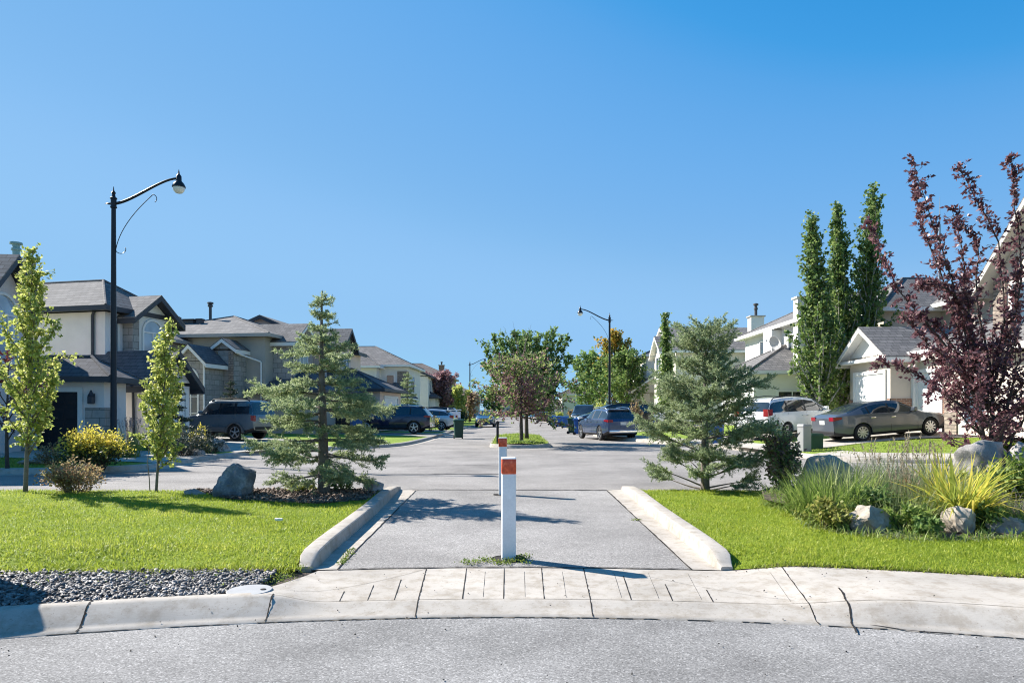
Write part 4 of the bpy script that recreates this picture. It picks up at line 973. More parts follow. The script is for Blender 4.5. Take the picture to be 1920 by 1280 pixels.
# --- street trees on the right and beyond
gt = 'green trees on the right side of the street'
tree('street_tree', 'dense green tree behind the pickup, first from the street lamp', 'tree', (xd(1105, 74), 74, .5), 7.0, .9, 3.8, 46, 40, .33, (M_BARK, M_GREEN), 131, .13, None, 15, .9, 8, gt, leafw=.7)
tree('street_tree', 'taller street tree with orange autumn top behind the lamp post', 'tree', (xd(1150, 70), 70, .5), 8.8, .9, 2.9, 60, 52, .3, (M_BARK, M_GREEN), 132, .14, lambda t: max(.2, 1.1-.8*t), 14, .8, 8, gt, leafw=.7, second=(M_ORG, lambda p, r: p[2] > .78+r.normal()*.07 or r.random() < .06))
tree('street_tree', 'yellow green tree right of the lamp post', 'tree', (xd(1178, 66), 66, .5), 6.6, .7, 2.4, 44, 50, .28, (M_BARK, M_POPT), 133, .12, None, 13, .7, 8, gt, leafw=.7)
shrub('street_shrub', 'rounded yellow green shrub between pickup and street lamp', (xd(1128, 60), 60, .5), 1.1, .9, 1.8, 1300, .2, M_POP, 134, leafw=.7)
shrub('street_shrub', 'pale grey green shrub with orange tips right of the black van', (xd(1192, 44), 44, .5), .5, .5, 1.7, 800, .14, M_BRN, 135)
shrub('street_shrub', 'small light green shrub behind the row of blue bins', (xd(1052, 86), 86, .4), 1.0, .8, 1.1, 500, .2, M_POP, 136)
tree('far_tree', 'dark green tree closing the view behind the island tree', 'tree', (xd(1018, 118), 118, .2), 7.6, .5, 3.6, 40, 35, .5, (M_BARK, M_DKG), 137, .2, None, 14, 1.2, 8, leafw=.8)
tree('far_tree', 'second dark green tree at the far end of the street', 'tree', (xd(985, 135), 135, .2), 6.0, .5, 3.6, 30, 35, .55, (M_BARK, M_GREEN), 138, .2, None, 12, 1.2, 8, leafw=.8)
tree('far_tree', 'pale green tree far down the left side of street', 'tree', (xd(925, 140), 140, .2), 5.5, .5, 3.2, 28, 35, .55, (M_BARK, M_GREEN), 139, .2, None, 12, 1.2, 8, leafw=.8)
shrub('street_shrub', 'low reddish shrub far down by the right bins', (xd(1072, 92), 92, .4), .9, .8, 1.7, 400, .22, M_BRN, 140)
# --- far left
spruce('spruce', 'young spruce beside the navy car in front of pale houses', (xd(763, 58), 58, .25), 4.6, lambda t: 1.45*(1-t)**.85+.06, 141, 13, .14, .045, 36, (M_BARKD, M_NEED), tr=.08, low=.05, sub=.55)
tree('plum_tree', 'rounded purple red tree in front of the brick brown house', 'tree', (xd(832, 88), 88, .25), 6.0, .6, 3.0, 44, 40, .36, (M_BARKD, M_PINK), 142, .13, None, 14, .9, 9, leafw=.7)
tree('small_tree', 'small yellow green tree right of the purple tree', 'tree', (xd(861, 84), 84, .25), 4.1, .6, 1.3, 26, 45, .28, (M_BARK, M_POP), 143, .08, None, 12, .6, 8, leafw=.7)
tree('small_tree', 'dark small tree below the far left street lamp', 'tree', (xd(880, 92), 92, .25), 3.6, .5, 1.9, 28, 40, .32, (M_BARKD, M_BRONZE), 144, .1, None, 12, .7, 8, leafw=.7)
shrub('golden_shrub', 'rounded yellow shrub beside the silver hatchback', (xd(808, 46.5), 46.5, .25), .75, .6, 1.0, 1100, .12, M_DKG, 145, mat2=M_YEL, f2=lambda p, r: p[2] > .5+r.normal()*.14)
shrub('street_shrub', 'dark bush right of the for sale sign', (xd(868, 72), 72, .25), .8, .7, 1.2, 500, .18, M_DKG, 146)
shrub('street_shrub', 'dark green bush at the driveway of pale house', (xd(742, 48), 48, .25), .6, .5, .9, 500, .14, M_DKG, 147)
# ================================================================== HOUSES
def stucco(name, col): return pm(name, col, .9, .07, 1.2, 70, .25)
M_SH = brickmat('grey_shingles', (.25, .235, .225), (.165, .158, .155), (.07, .07, .07), .32, .145, .010, .9, .5)
M_SHD = brickmat('charcoal_shingles', (.15, .15, .16), (.105, .105, .115), (.06, .06, .065), .32, .145, .010, .9, .5)
M_SHB = brickmat('brown_shingles', (.20, .165, .15), (.15, .125, .115), (.08, .07, .065), .32, .145, .010, .9, .5)
M_STONE = brickmat('stacked_stone', (.42, .34, .27), (.26, .21, .175), (.16, .135, .115), .34, .13, .016, .9, .8, .12)
M_STONEG = brickmat('grey_stone_cladding', (.46, .43, .40), (.33, .31, .29), (.20, .19, .18), .5, .28, .012, .9, .6, .06)
M_BRICK = brickmat('red_brown_brick', (.32, .15, .09), (.22, .11, .075), (.38, .33, .28), .22, .075, .010, .9, .5)
M_TRIM = pm('white_trim', (.74, .73, .70), .55, .05, 3, 60, .05)
M_TRIMB = pm('taupe_trim', (.40, .36, .32), .6, .05, 3, 60, .05)
M_TRIMD = pm('dark_trim', (.05, .054, .066), .5, .1, 3, 60, .05)
M_GLASS = glassmat('window_glass', (.05, .075, .10), .03)
M_GLASSL = glassmat('pale_sky_glass', (.36, .44, .52), .06, .9)  # pale blue base colour stands in for bright sky reflected in the panes
M_GLASSD = glassmat('dark_window_glass', (.018, .022, .03), .05, .7)
M_DOORW = pm('white_door_paint', (.80, .79, .77), .5, .04, 3, 60, .03)
M_DOORD = pm('black_door_paint', (.016, .018, .024), .45, .1, 3, 60, .03)
M_METAL = pm('galvanised_metal', (.42, .43, .44), .4, .15, 6, 60, .05, metal=.8)
M_METALD = pm('dark_vent_metal', (.07, .07, .075), .5, .15, 6, 60, .05)
FACE = {'-y': ((1, 0), (0, -1)), '+x': ((0, 1), (1, 0)), '-x': ((0, -1), (-1, 0)), '+y': ((-1, 0), (0, 1))}
class House:
    def __init__(s, name, label, loc, deg, cat='house'):
        s.r = thing(name, label, cat, loc, R(deg))
    def face(s, f, ox, oy, oz):
        u, n = FACE[f]
        return Matrix(((u[0], n[0], 0, ox), (u[1], n[1], 0, oy), (0, 0, 1, oz), (0, 0, 0, 1)))   # (along, out, up)
    def walls(s, boxes, mat, name='wall'):
        m = MB()
        for b in boxes: m.box(*b)
        return m.build(name, mat, s.r)
    def gable(s, x0, x1, y0, y1, z, rise, ax, oh=.42, rm=None, tm=None, wm=None, ends=(1, 1), ohe=.35, sof=None):
        """ridge along ax; ends: which gable ends get a wall triangle"""
        if ax == 'y': T = lambda a, b, c: (a, b, c); a0, a1, b0, b1 = x0, x1, y0, y1
        else: T = lambda a, b, c: (b, a, c); a0, a1, b0, b1 = y0, y1, x0, x1
        c = (a0+a1)/2; k = rise/((a1-a0)/2); ze = z-oh*k; zr = z+rise; th = .05; q0, q1 = b0-ohe, b1+ohe
        A0, A1 = a0-oh, a1+oh
        m = MB()
        m.add([T(A0, q0, ze+.16), T(c, q0, zr+.16), T(A1, q0, ze+.16), T(A0, q1, ze+.16), T(c, q1, zr+.16), T(A1, q1, ze+.16),
               T(A0, q0, ze+.11), T(c, q0, zr+.11), T(A1, q0, ze+.11), T(A0, q1, ze+.11), T(c, q1, zr+.11), T(A1, q1, ze+.11)],
              [(0, 1, 4, 3), (1, 2, 5, 4), (6, 9, 10, 7), (7, 10, 11, 8), (0, 3, 9, 6), (2, 8, 11, 5), (0, 6, 7, 1), (1, 7, 8, 2), (3, 4, 10, 9), (4, 5, 11, 10)])
        rf = m.build('roof', rm or M_SH, s.r)
        m = MB(); d = .2; w = .05
        for qa, qb in ((q0+.004, q0+w), (q1-w, q1-.004)):       # raking boards
            for s0, s1, zs0, zs1 in ((A0, c, ze, zr), (A1, c, ze, zr)):
                m.add([T(s0, qa, zs0+.107), T(s1, qa, zs1+.107), T(s1, qa, zs1+.107-d), T(s0, qa, zs0+.107-d), T(s0, qb, zs0+.107), T(s1, qb, zs1+.107), T(s1, qb, zs1+.107-d), T(s0, qb, zs0+.107-d)],
                      [(0, 1, 2, 3), (7, 6, 5, 4), (0, 4, 5, 1), (3, 2, 6, 7), (0, 3, 7, 4), (1, 5, 6, 2)])
        for e0, e1 in ((A0, A0+w), (A1-w, A1)):             # eave boards
            m.box(*([e0, e1, q0+w, q1-w] if ax == 'y' else [q0+w, q1-w, e0, e1]), ze-.10, ze+.105)
        f = m.build('fascia', tm or M_TRIM, rf)
        m = MB()
        for s0, z0 in ((A0+w, ze+w*k), (A1-w, ze+w*k)):
            m.add([T(s0, q0+w, z0+.04), T(c, q0+w, zr+.04), T(c, q1-w, zr+.04), T(s0, q1-w, z0+.04)], [(0, 1, 2, 3)])
        m.build('soffit', sof or tm or M_TRIM, rf)
        m = MB()
        for on, b, dr in ((ends[0], b0, 1), (ends[1], b1, -1)):
            if on: m.prism([T(a0, b, z-.02), T(a1, b, z-.02), T(a1, b, z+.015), T(c, b, zr+.015), T(a0, b, z+.015)], T(0, dr, 0), .14)
        if m.v: m.build('gable_wall', wm or M_TRIM, s.r)
        return rf
    def hip(s, x0, x1, y0, y1, z, rise, oh=.45, rm=None, tm=None, cut=None):
        X0, X1, Y0, Y1 = x0-oh, x1+oh, y0-oh, y1+oh; w, d = X1-X0, Y1-Y0
        k = rise/(min(w, d)/2); zr = z+rise
        if w >= d: A, B = (X0+d/2, (Y0+Y1)/2, zr), (X1-d/2, (Y0+Y1)/2, zr)
        else: A, B = ((X0+X1)/2, Y0+w/2, zr), ((X0+X1)/2, Y1-w/2, zr)
        c = [(X0, Y0, z), (X1, Y0, z), (X1, Y1, z), (X0, Y1, z)]
        m = MB(); vs = c+[A, B]
        fs = [(0, 1, 5, 4), (1, 2, 5), (2, 3, 4, 5), (3, 0, 4)] if w >= d else [(0, 1, 4), (1, 2, 5, 4), (2, 3, 5), (3, 0, 4, 5)]
        m.add(vs, fs+[(3, 2, 1, 0)]); rf = m.build('roof', rm or M_SH, s.r)
        # ridge and hip caps
        m = MB()
        for a, b in ((c[0], A), (c[3], A), (c[1], B), (c[2], B)) if w >= d else ((c[0], A), (c[1], A), (c[2], B), (c[3], B)): m.tube([Vector(a)+Vector((0, 0, .01)), Vector(b)+Vector((0, 0, .01))], .055, 6)
        if (Vector(A)-Vector(B)).length > .1: m.tube([A, B], .055, 6)
        m.build('ridge_cap', rm or M_SH, rf)
        m = MB(); g = .06
        m.box(X0-g, X1+g, Y0-g, Y0+.03, z-.2, z-.004); m.box(X0-g, X1+g, Y1-.03, Y1+g, z-.2, z-.004)
        m.box(X0-g, X0+.03, Y0+.03, Y1-.03, z-.2, z-.004); m.box(X1-.03, X1+g, Y0+.03, Y1-.03, z-.2, z-.004)
        m.build('gutter', tm or M_TRIM, rf)
        m = MB(); m.box(X0+.03, X1-.03, Y0+.03, Y1-.03, z-.16, z-.12); m.build('soffit', tm or M_TRIM, rf)
        return rf
    def window(s, f, ox, oy, oz, u0, u1, z0, z1, arch=0., nx=1, nz=0, tm=None, gm=None, fw=.09, out=.0):
        M = s.face(f, ox, oy, oz); m = MB(); tm = tm or M_TRIM
        h = z1-z0; zt = z1-arch; c = (u0+u1)/2; hw = (u1-u0)/2
        def arcp(r0, r1, n=14): return [(c-r0*math.cos(math.pi*i/n), r1*math.sin(math.pi*i/n)) for i in range(n+1)]
        D0, D1 = -.02+out, .055+out
        m.box(u0-fw, u0, D0, D1, z0, zt, M); m.box(u1, u1+fw, D0, D1, z0, zt, M); m.box(u0-fw-.04, u1+fw+.04, D0, D1+.03, z0-fw, z0, M)
        if arch:
            a = arcp(hw+fw, arch+fw); b = arcp(hw, arch); n = len(a)
            vs = [M @ Vector((p[0], d, zt+p[1])) for d in (D0, D1) for q in (a, b) for p in q]
            I = lambda d, q, i: d*2*n+q*n+i
            fs = []
            for i in range(n-1):
                fs += [(I(1,0,i), I(1,0,i+1), I(1,1,i+1), I(1,1,i)), (I(0,0,i), I(0,0,i+1), I(1,0,i+1), I(1,0,i)), (I(0,1,i), I(1,1,i), I(1,1,i+1), I(0,1,i+1))]
            m.add(vs, fs); m.box(u0, u1, D0, D1-.015, zt-.03, zt+.03, M)
        else: m.box(u0-fw, u1+fw, D0, D1, z1, z1+fw, M)
        for i in range(1, nx): uu = u0+(u1-u0)*i/nx; m.box(uu-.028, uu+.028, D0, D1-.02, z0, zt-(.03 if arch else 0), M)
        for i in range(1, nz+1): zz = z0+(zt-z0)*i/(nz+1); m.box(u0, u1, D0, D1-.03, zz-.02, zz+.02, M)
        fr = m.build('window', tm, s.r)
        m = MB()
        pts = [(u0, z0), (u1, z0)]+([(p[0], zt+p[1]) for p in arcp(hw, arch)[::-1]] if arch else [(u1, z1), (u0, z1)])
        m.add([M @ Vector((p[0], .012+out, p[1])) for p in pts], [tuple(range(len(pts)))]); m.build('pane', gm or M_GLASS, fr)
        return fr
    def garage(s, f, ox, oy, oz, u0, u1, h, dm=None, tm=None, rows=4, cols=4, fw=.16):
        M = s.face(f, ox, oy, oz); m = MB(); m.box(u0, u1, -.05, .012, 0, h, M)
        for i in range(rows):
            for j in range(cols):
                a0, a1 = u0+(u1-u0)*(j+.09)/cols, u0+(u1-u0)*(j+.91)/cols; b0, b1 = h*(i+.14)/rows, h*(i+.86)/rows
                m.box(a0, a1, .005, .026, b0, b1, M, bev=.008)
        d = m.build('garage_door', dm or M_DOORW, s.r)
        m = MB(); m.box(u0-fw, u0, -.04, .07, 0, h+fw, M); m.box(u1, u1+fw, -.04, .07, 0, h+fw, M); m.box(u0, u1, -.04, .07, h, h+fw, M)
        m.build('door_frame', tm or M_TRIM, s.r)
        return d
    def chimney(s, x0, x1, y0, y1, z0, z1, mat, vent=.5, vm=None, cap=None):
        m = MB(); m.box(x0, x1, y0, y1, z0, z1); c = m.build('chimney', mat, s.r)
        m = MB(); m.box(x0-.09, x1+.09, y0-.09, y1+.09, z1, z1+.1, bev=.015); m.build('cap', cap or M_TRIMB, c)
        if vent:
            m = MB(); m.lathe([(.11, 0), (.11, vent*.5), (.15, vent*.5), (.15, vent*.62), (.11, vent*.66), (.11, vent*.8), (.2, vent*.85), (.19, vent*.95), (.05, vent)], ((x0+x1)/2, (y0+y1)/2, z1+.1), 14)
            m.build('flue', vm or M_METAL, c)
    def pipe(s, pts, mat, r=.045, name='downpipe'):
        m = MB(); m.tube(pts, r, 8); m.build(name, mat, s.r, smooth=False)
    def vent(s, x, y, z, r=.16, h=.28):
        m = MB(); m.box(x-r, x+r, y-r, y+r, z-.25, z+.05); m.box(x-r*1.3, x+r*1.3, y-r*1.3, y+r*1.3, z+.05, z+.1, bev=.01); m.build('roof_vent', M_METALD, s.r)
    def stack(s, x, y, z, h=1.1):
        m = MB(); m.lathe([(.09, -.5), (.09, h*.72), (.16, h*.75), (.16, h*.84), (.1, h*.88), (.2, h*.92), (.18, h), (.04, h*1.03)], (x, y, z), 12); m.build('flue_pipe', M_METALD, s.r)
    def lamp(s, f, ox, oy, oz, u, z):
        M = s.face(f, ox, oy, oz); m = MB(); m.box(u-.06, u+.06, 0, .04, z, z+.3, M); m.box(u-.09, u+.09, .06, .24, z-.05, z+.22, M, bev=.03); m.box(u-.02, u+.02, .03, .16, z+.28, z+.32, M); m.lathe([(.12, .22), (.06, .32), (.02, .42)], n=8, M=M @ Matrix.Translation((u, .15, z)))
        m.build('wall_lamp', M_TRIMD, s.r)
    def slab(s, boxes, mat, name):
        m = MB()
        for b in boxes: m.box(*b)
        return m.build(name, mat, s.r)

# --- left A: gable end with a big arched window, garage wing turned to us
ST_A = stucco('warm_beige_stucco', (.64, .58, .55)); ST_B = stucco('pinkish_beige_stucco', (.76, .715, .70)); ST_C = stucco('olive_grey_stucco', (.38, .36, .32))
ST_D = stucco('peach_stucco', (.66, .53, .46)); ST_E = stucco('off_white_stucco', (.70, .68, .64)); ST_R = stucco('cream_stucco', (.64, .59, .52)); ST_W = stucco('pale_cream_stucco', (.70, .69, .65))
ST_F = stucco('brown_stucco', (.27, .20, .165)); ST_T = stucco('tan_stucco', (.54, .475, .40))
A = House('house', 'beige house at far left edge with arched window and navy garage door', (-16.0, 22.6, .2), 95)
A.walls([(-5, 0, .0, 5, 0, 5.1), (0, 2.5, .9, 5, 0, 4.9)], ST_A)
A.gable(-1.85, 0, 0, 3.5, 5.12, .95, 'y', .36, M_SH, M_TRIMD, ST_A, (1, 0), .5)
A.gable(-5, 2.3, 1.3, 5, 5.12, .9, 'x', .3, M_SH, M_TRIMD, ST_A, (0, 1))
A.window('-y', 0, 0, 0, -1.62, -.28, 2.9, 4.95, .6, 3, 1, gm=M_GLASSL)
A.slab([(-1.8, -.1, -.06, .0, 2.66, 2.77)], M_TRIMB, 'sill')
A.chimney(1.3, 1.95, .78, 1.45, 4.6, 6.5, ST_A, .62, pm('verdigris_flue', (.22, .36, .34), .5, .15))
A.walls([(.9, 2.5, -2.15, .88, 0, 2.32)], ST_B, 'garage_wall')
A.hip(.9, 2.5, -2.15, .88, 2.5, .75, .38, M_SHD, M_TRIMD)
A.garage('-x', .9, 0, 0, .0, 1.32, 1.98, M_DOORD, M_TRIM, 4, 3)
A.slab([(.86, 1.3, -2.19, -1.55, 0, 1.45)], M_STONEG, 'stone_pier')
A.lamp('-x', .86, 0, 0, 1.82, 1.62)
# --- left B
B = House('house', 'two storey beige house behind the left lamp post with arched bay window', (-16.43, 28, .25), 77)
B.walls([(0, 3.5, 0, 9, 0, 5.3)], ST_B)
B.hip(0, 3.5, 0, 9, 5.5, 1.45, .42, M_SH, M_TRIMD)
B.walls([(.95, 3.15, -.45, .1, 2.4, 5.25)], ST_E, 'bay_wall')
B.gable(.95, 3.15, -.45, 2.8, 5.28, .82, 'y', .40, M_SH, M_TRIMD, ST_E, (1, 0), .5)
B.window('-y', 0, -.45, 0, 1.55, 2.62, 3.55, 5.15, .5, 2, 0, gm=M_GLASSL)
B.slab([(.91, 1.28, -.49, .02, 2.4, 5.2), (2.82, 3.19, -.49, -.3, 2.4, 5.2)], M_STONEG, 'stone_pier')
B.window('-y', 0, 0, 0, .35, .62, 3.5, 5.0, 0, 1, 0)
B.pipe([(-.09, .45, 5.3), (-.09, .52, 5.15), (-.09, .52, 2.75), (-.2, .45, 2.65)], M_TRIMD, .06)
B.walls([(-1.0, 1.3, -2.9, 3, 0, 2.3)], ST_B, 'garage_wall')
B.gable(-1.0, 1.3, -2.9, 3, 2.45, 1.1, 'y', .38, M_SHD, M_TRIMD, ST_E, (1, 0), .45)
B.slab([(-.85, 1.15, -2.97, -2.9, 2.45, 2.53)], M_TRIM, 'gable_band')
B.garage('-y', 0, -2.9, 0, -.55, 1.0, 2.05, M_DOORW, M_TRIM)
B.pipe([(-1.42, -2.5, 2.25), (-1.1, -2.3, 2.1), (-1.06, -2.3, 0)], M_TRIMD, .05)
# --- left C: olive grey house with stone entrance towers
C = House('house', 'dark olive grey house with tall arched stone entrance behind the jeep', (-14.25, 40, .2), 82)
C.walls([(0, 9, 0, 8.6, 0, 5.62)], ST_C)
C.hip(0, 9, 0, 9, 5.8, 1.7, .5, M_SH, M_TRIMB)
C.walls([(1.0, 3.6, -1.2, .1, 2.3, 5.6)], ST_C, 'bay_wall')
C.slab([(.96, 1.0, -1.24, .3, 2.3, 5.6), (.96, 1.75, -1.24, -1.2, 2.3, 5.6), (2.95, 3.6, -1.24, -1.2, 2.3, 5.6)], M_STONEG, 'stone_pier')
C.gable(1.0, 3.6, -1.2, 2, 5.55, .95, 'y', .4, M_SH, M_TRIM, ST_C, (1, 0), .4)
C.window('-y', 0, -1.24, 0, 1.85, 2.85, 3.2, 5.0, 0, 2, 0, gm=M_GLASSL)
C.walls([(.2, 5, -3.4, 0, 0, 2.35)], ST_C, 'garage_wall')
C.hip(.0, 5.2, -3.4, .5, 2.55, 1.2, .4, M_SHD, M_TRIMD)
C.walls([(-1.4, .1, 1.15, 2.35, 0, 4.75)], M_STONEG, 'tower')
C.gable(-1.4, .1, 1.15, 2.35, 4.85, .42, 'x', .25, M_SH, M_TRIM, M_STONEG, (1, 0), .2)
C.slab([(-1.44, -1.4, 1.13, 1.42, 0, 4.7), (-1.44, -1.4, 2.08, 2.37, 0, 4.7)], M_STONE, 'quoin')
C.walls([(-3.3, -1.2, 1.75, 3.2, 0, 4.0)], M_STONEG, 'tower')
C.gable(-3.3, -1.2, 1.75, 3.2, 4.05, .72, 'x', .3, M_SHD, M_TRIM, M_STONEG, (1, 0), .3)
C.window('-x', -3.3, 2.48, 0, -.38, .38, .35, 3.55, .55, 2, 2)
C.walls([(-2.2, .2, 5.0, 8.5, 0, 5.2)], ST_C, 'wing_wall')
C.hip(-2.2, 3, 5.0, 9, 5.4, 1.2, .45, M_SH, M_TRIMB)
C.pipe([(-2.3, 4.94, 5.2), (-2.26, 4.94, 2.6)], M_TRIM, .05); C.pipe([(-3.36, 1.7, 3.9), (-3.36, 1.7, .1)], M_TRIM, .05)
C.pipe([(-1.2, 1.05, 4.6), (-.1, .25, 4.2), (-.08, .2, 4.15), (-.08, .2, 1.6)], M_TRIM, .05)
C.stack(3.6, 5.6, 7.2, 1.1); C.vent(2.5, 5.6, 7.0); C.vent(3, 6.6, 7.0, .5)
m = MB()
for i in range(9): m.box(-3.3+i*.0, -3.26, .35+i*.15, .39+i*.15, .45, 1.35)
m.box(-3.32, -3.24, .3, 1.7, 1.35, 1.42); m.box(-3.32, -3.24, .3, 1.7, .38, .45); m.build('porch_railing', M_TRIM, C.r)
# --- left D
D = House('house', 'peach stucco house with dark gables behind the left spruce', (-12.9, 46.5, .25), 85)
D.walls([(0, 9, 0, 8, 0, 5.85)], ST_D)
D.gable(0, 9, 0, 8, 5.9, 1.7, 'x', .4, M_SH, M_TRIMD, ST_D, (1, 0), .4)
D.walls([(.8, 3.2, -1.1, .1, 2.6, 5.8)], ST_D, 'bay_wall'); D.gable(.8, 3.2, -1.1, 2, 5.8, 1.1, 'y', .4, M_SH, M_TRIMD, ST_D, (1, 0), .5)
D.window('-y', 0, -1.1, 0, 1.4, 2.6, 3.6, 5.2, 0, 2, 0); D.window('-x', .8, -.5, 0, -.3, .3, 3.6, 5.2, 0, 1, 0)
D.walls([(-.3, 5.3, -4.2, .02, 0, 2.6)], ST_D, 'garage_wall'); D.hip(-.3, 5.3, -4.2, 2.4, 2.8, 1.5, .4, M_SHD, M_TRIMD)
D.garage('-y', 0, -4.2, 0, .8, 4.2, 2.2); D.pipe([(-.1, .6, 5.7), (-.08, .6, 3.6)], M_TRIMD, .06); D.vent(2.5, 2.4, 6.9); D.vent(2.5, 5.4, 6.9)
# --- left E, pale houses
E = House('house', 'pale off white house with low gabled porch in the left row', (-10.35, 68, .3), 88)
E.walls([(0, 8, 0, 10, 0, 5.6)], ST_E); E.hip(0, 8, 0, 10, 5.8, 2.2, .45, M_SH, M_TRIM)
E.walls([(-1.6, .1, 2.6, 8, 0, 5.4)], ST_E, 'wing_wall'); E.hip(-1.6, 3, 2.6, 8, 5.6, 1.6, .4, M_SH, M_TRIM)
E.window('-x', 0, 1.6, 0, -.35, .35, 3.2, 4.8); E.window('-y', 0, 0, 0, 2.5, 4.2, 3.2, 4.8, 0, 2); E.window('-x', -1.6, 5.4, 0, -.7, .7, 3.2, 4.6)
E.slab([(-.06, 0, -.06, .9, 2.5, 5.2), (0, 1.0, -.06, 0, 2.5, 5.2)], M_STONE, 'stone_pier')
E.walls([(-3.2, 0, -.6, 2.2, 0, 2.3)], ST_E, 'porch_wall'); E.hip(-3.2, .8, -.6, 2.2, 2.5, 1.5, .35, M_SHD, M_TRIM)
E.walls([(-3.6, -1.4, 2.6, 5.6, 0, 2.3)], ST_E, 'garage_wall'); E.gable(-3.6, -1.4, 2.6, 5.6, 2.4, 1.7, 'x', .35, M_SHD, M_TRIM, ST_E, (1, 0), .4)
E.garage('-x', -3.6, 4.1, 0, -1.1, 1.1, 2.0)
E.chimney(-.6, .4, 9.9, 10.7, 0, 7.6, ST_E, .7); E.chimney(4, 5, 9.9, 10.7, 0, 8.0, ST_E, .7)
E2 = House('house', 'narrow white house with grey gable right of the pale porch house', (-9.9, 82, .3), 89)
E2.walls([(0, 8, 0, 9, 0, 5.4)], ST_E); E2.gable(0, 8, 0, 9, 5.5, 2.0, 'x', .4, M_SHD, M_TRIMD, ST_E, (1, 1), .5)
E2.walls([(1, 6.5, -.7, .02, 0, 2.8)], ST_E, 'garage_wall'); E2.hip(1, 6.5, -.7, 2, 3.0, 1.0, .4, M_SHD, M_TRIMD); E2.garage('-y', 0, -.7, 0, 1.6, 5.4, 2.2)
E2.window('-y', 0, 0, 0, .8, 1.8, 3.4, 5.0); E2.window('-x', 0, 1.4, 0, -.4, .4, 3.4, 5.0); E2.window('-x', 0, 4.6, 0, -.5, .5, 3.4, 5.0)
F_ = House('house', 'brown brick coloured house behind the rounded purple tree', (-9.2, 104, .3), 90)
F_.walls([(0, 10, 0, 12, 0, 6.2)], ST_F); F_.hip(0, 10, 0, 12, 6.4, 2.4, .4, M_SHB, M_TRIMB); F_.chimney(2, 2.8, 1.2, 2, 5, 8.3, M_BRICK, .5, M_METALD)
F_.window('-x', 0, 3, 0, -.7, .7, 3.6, 5.2); F_.window('-x', 0, 8, 0, -.7, .7, 3.6, 5.2); F_.window('-y', 0, 0, 0, 3, 5, 3.6, 5.2)
G = House('house', 'low grey roofed house at the far end of the left row', (-6.8, 138, .3), 90)
G.walls([(0, 9, 0, 9, 0, 4.4)], ST_C); G.hip(0, 9, 0, 9, 4.6, 2.0, .4, M_SHB, M_TRIM); G.window('-x', 0, 4, 0, -.8, .8, 1.4, 3); G.garage('-y', 0, 0, 0, 2, 6, 2.2)

M_TRIMC = pm('cream_trim', (.52, .485, .43), .6, .06, 3, 60, .05)
# --- right 1: stone and stucco gable at the right edge
H1 = House('house', 'cream house with stone corner and steep gable at right edge', (16.75, 24.0, .75), -90)
H1.walls([(0, 6.2, 0, 7, 0, 5.3)], ST_T); H1.gable(0, 6.2, 0, 7, 5.35, 3.1, 'y', .5, M_SH, M_TRIMC, ST_T, (1, 0), .55)
H1.slab([(-.05, .55, -.07, .6, 2.9, 5.25)], M_STONE, 'stone_pier')
H1.window('-y', 0, 0, 0, .85, 2.2, 2.7, 5.0, 0, 2, 1); H1.window('-y', 0, 0, 0, 2.7, 4.0, 2.7, 5.0, 0, 2, 1)
H1.walls([(.3, 6.2, -1.9, .02, 0, 2.5)], ST_T, 'porch_wall'); H1.hip(.2, 6.3, -1.9, 2.0, 2.75, .95, .45, M_SH, M_TRIMC)
H1.slab([(.26, .9, -1.95, -1.3, 0, 1.5)], M_STONE, 'stone_pier')
H1.window('-y', 0, -1.9, 0, 1.3, 2.3, .4, 2.2, .5, 1, 0)
H1.pipe([(-.09, .8, 5.2), (-.09, .8, 3.7)], M_TRIMC, .05)
# --- right 2: double garages
H2 = House('house', 'cream house with white gabled garage and brick base behind grey sedan', (16.1, 33, .72), -90)
H2.walls([(0, 3.5, 0, 6, 0, 3.25)], ST_T); H2.gable(0, 3.5, 0, 6, 3.3, 1.15, 'y', .5, M_SH, M_TRIM, ST_W, (1, 0), .5)
H2.garage('-y', 0, 0, 0, .55, 3.05, 2.45); H2.slab([(-.3, 3.8, -.42, -.02, 3.0, 3.14)], M_TRIM, 'gable_ledge')
H2.slab([(3.5, 3.56, -.05, 1.05, 0, 1.35), (-.02, .3, -.06, -.0, 0, 1.35), (3.34, 3.56, -.06, -.0, 0, 1.35)], M_BRICK, 'brick_base')
H2.walls([(3.5, 9.4, 1.05, 8, 0, 3.05)], ST_T, 'garage_wall'); H2.hip(3.2, 9.4, 1.05, 8, 3.3, 1.5, .45, M_SH, M_TRIM)
H2.garage('-y', 0, 1.05, 0, 3.75, 5.3, 2.4); H2.slab([(3.46, 3.66, .88, 1.05, 0, 2.9)], M_TRIM, 'white_column')
H2.slab([(5.5, 6.2, .98, 1.05, 0, 1.35), (6.4, 7.2, .95, 1.05, 0, 2.9)], M_BRICK, 'brick_base')
H2.window('-y', 0, 1.05, 0, 7.5, 8.6, .6, 2.6, .5, 2)
H2.walls([(-7.5, -3, 3.2, 9.2, 0, 6.0)], ST_T, 'upper_wall'); H2.hip(-7.5, -3, 3.2, 9.2, 6.15, 2.0, .5, M_SH, M_TRIM)
H2.walls([(-4, 2, 6.2, 13, 0, 6.2)], ST_T, 'upper_wall'); H2.hip(-4, 2.2, 6.0, 13, 6.3, 2.1, .5, M_SH, M_TRIM)
H2.stack(-1, 9, 8.2, .8)
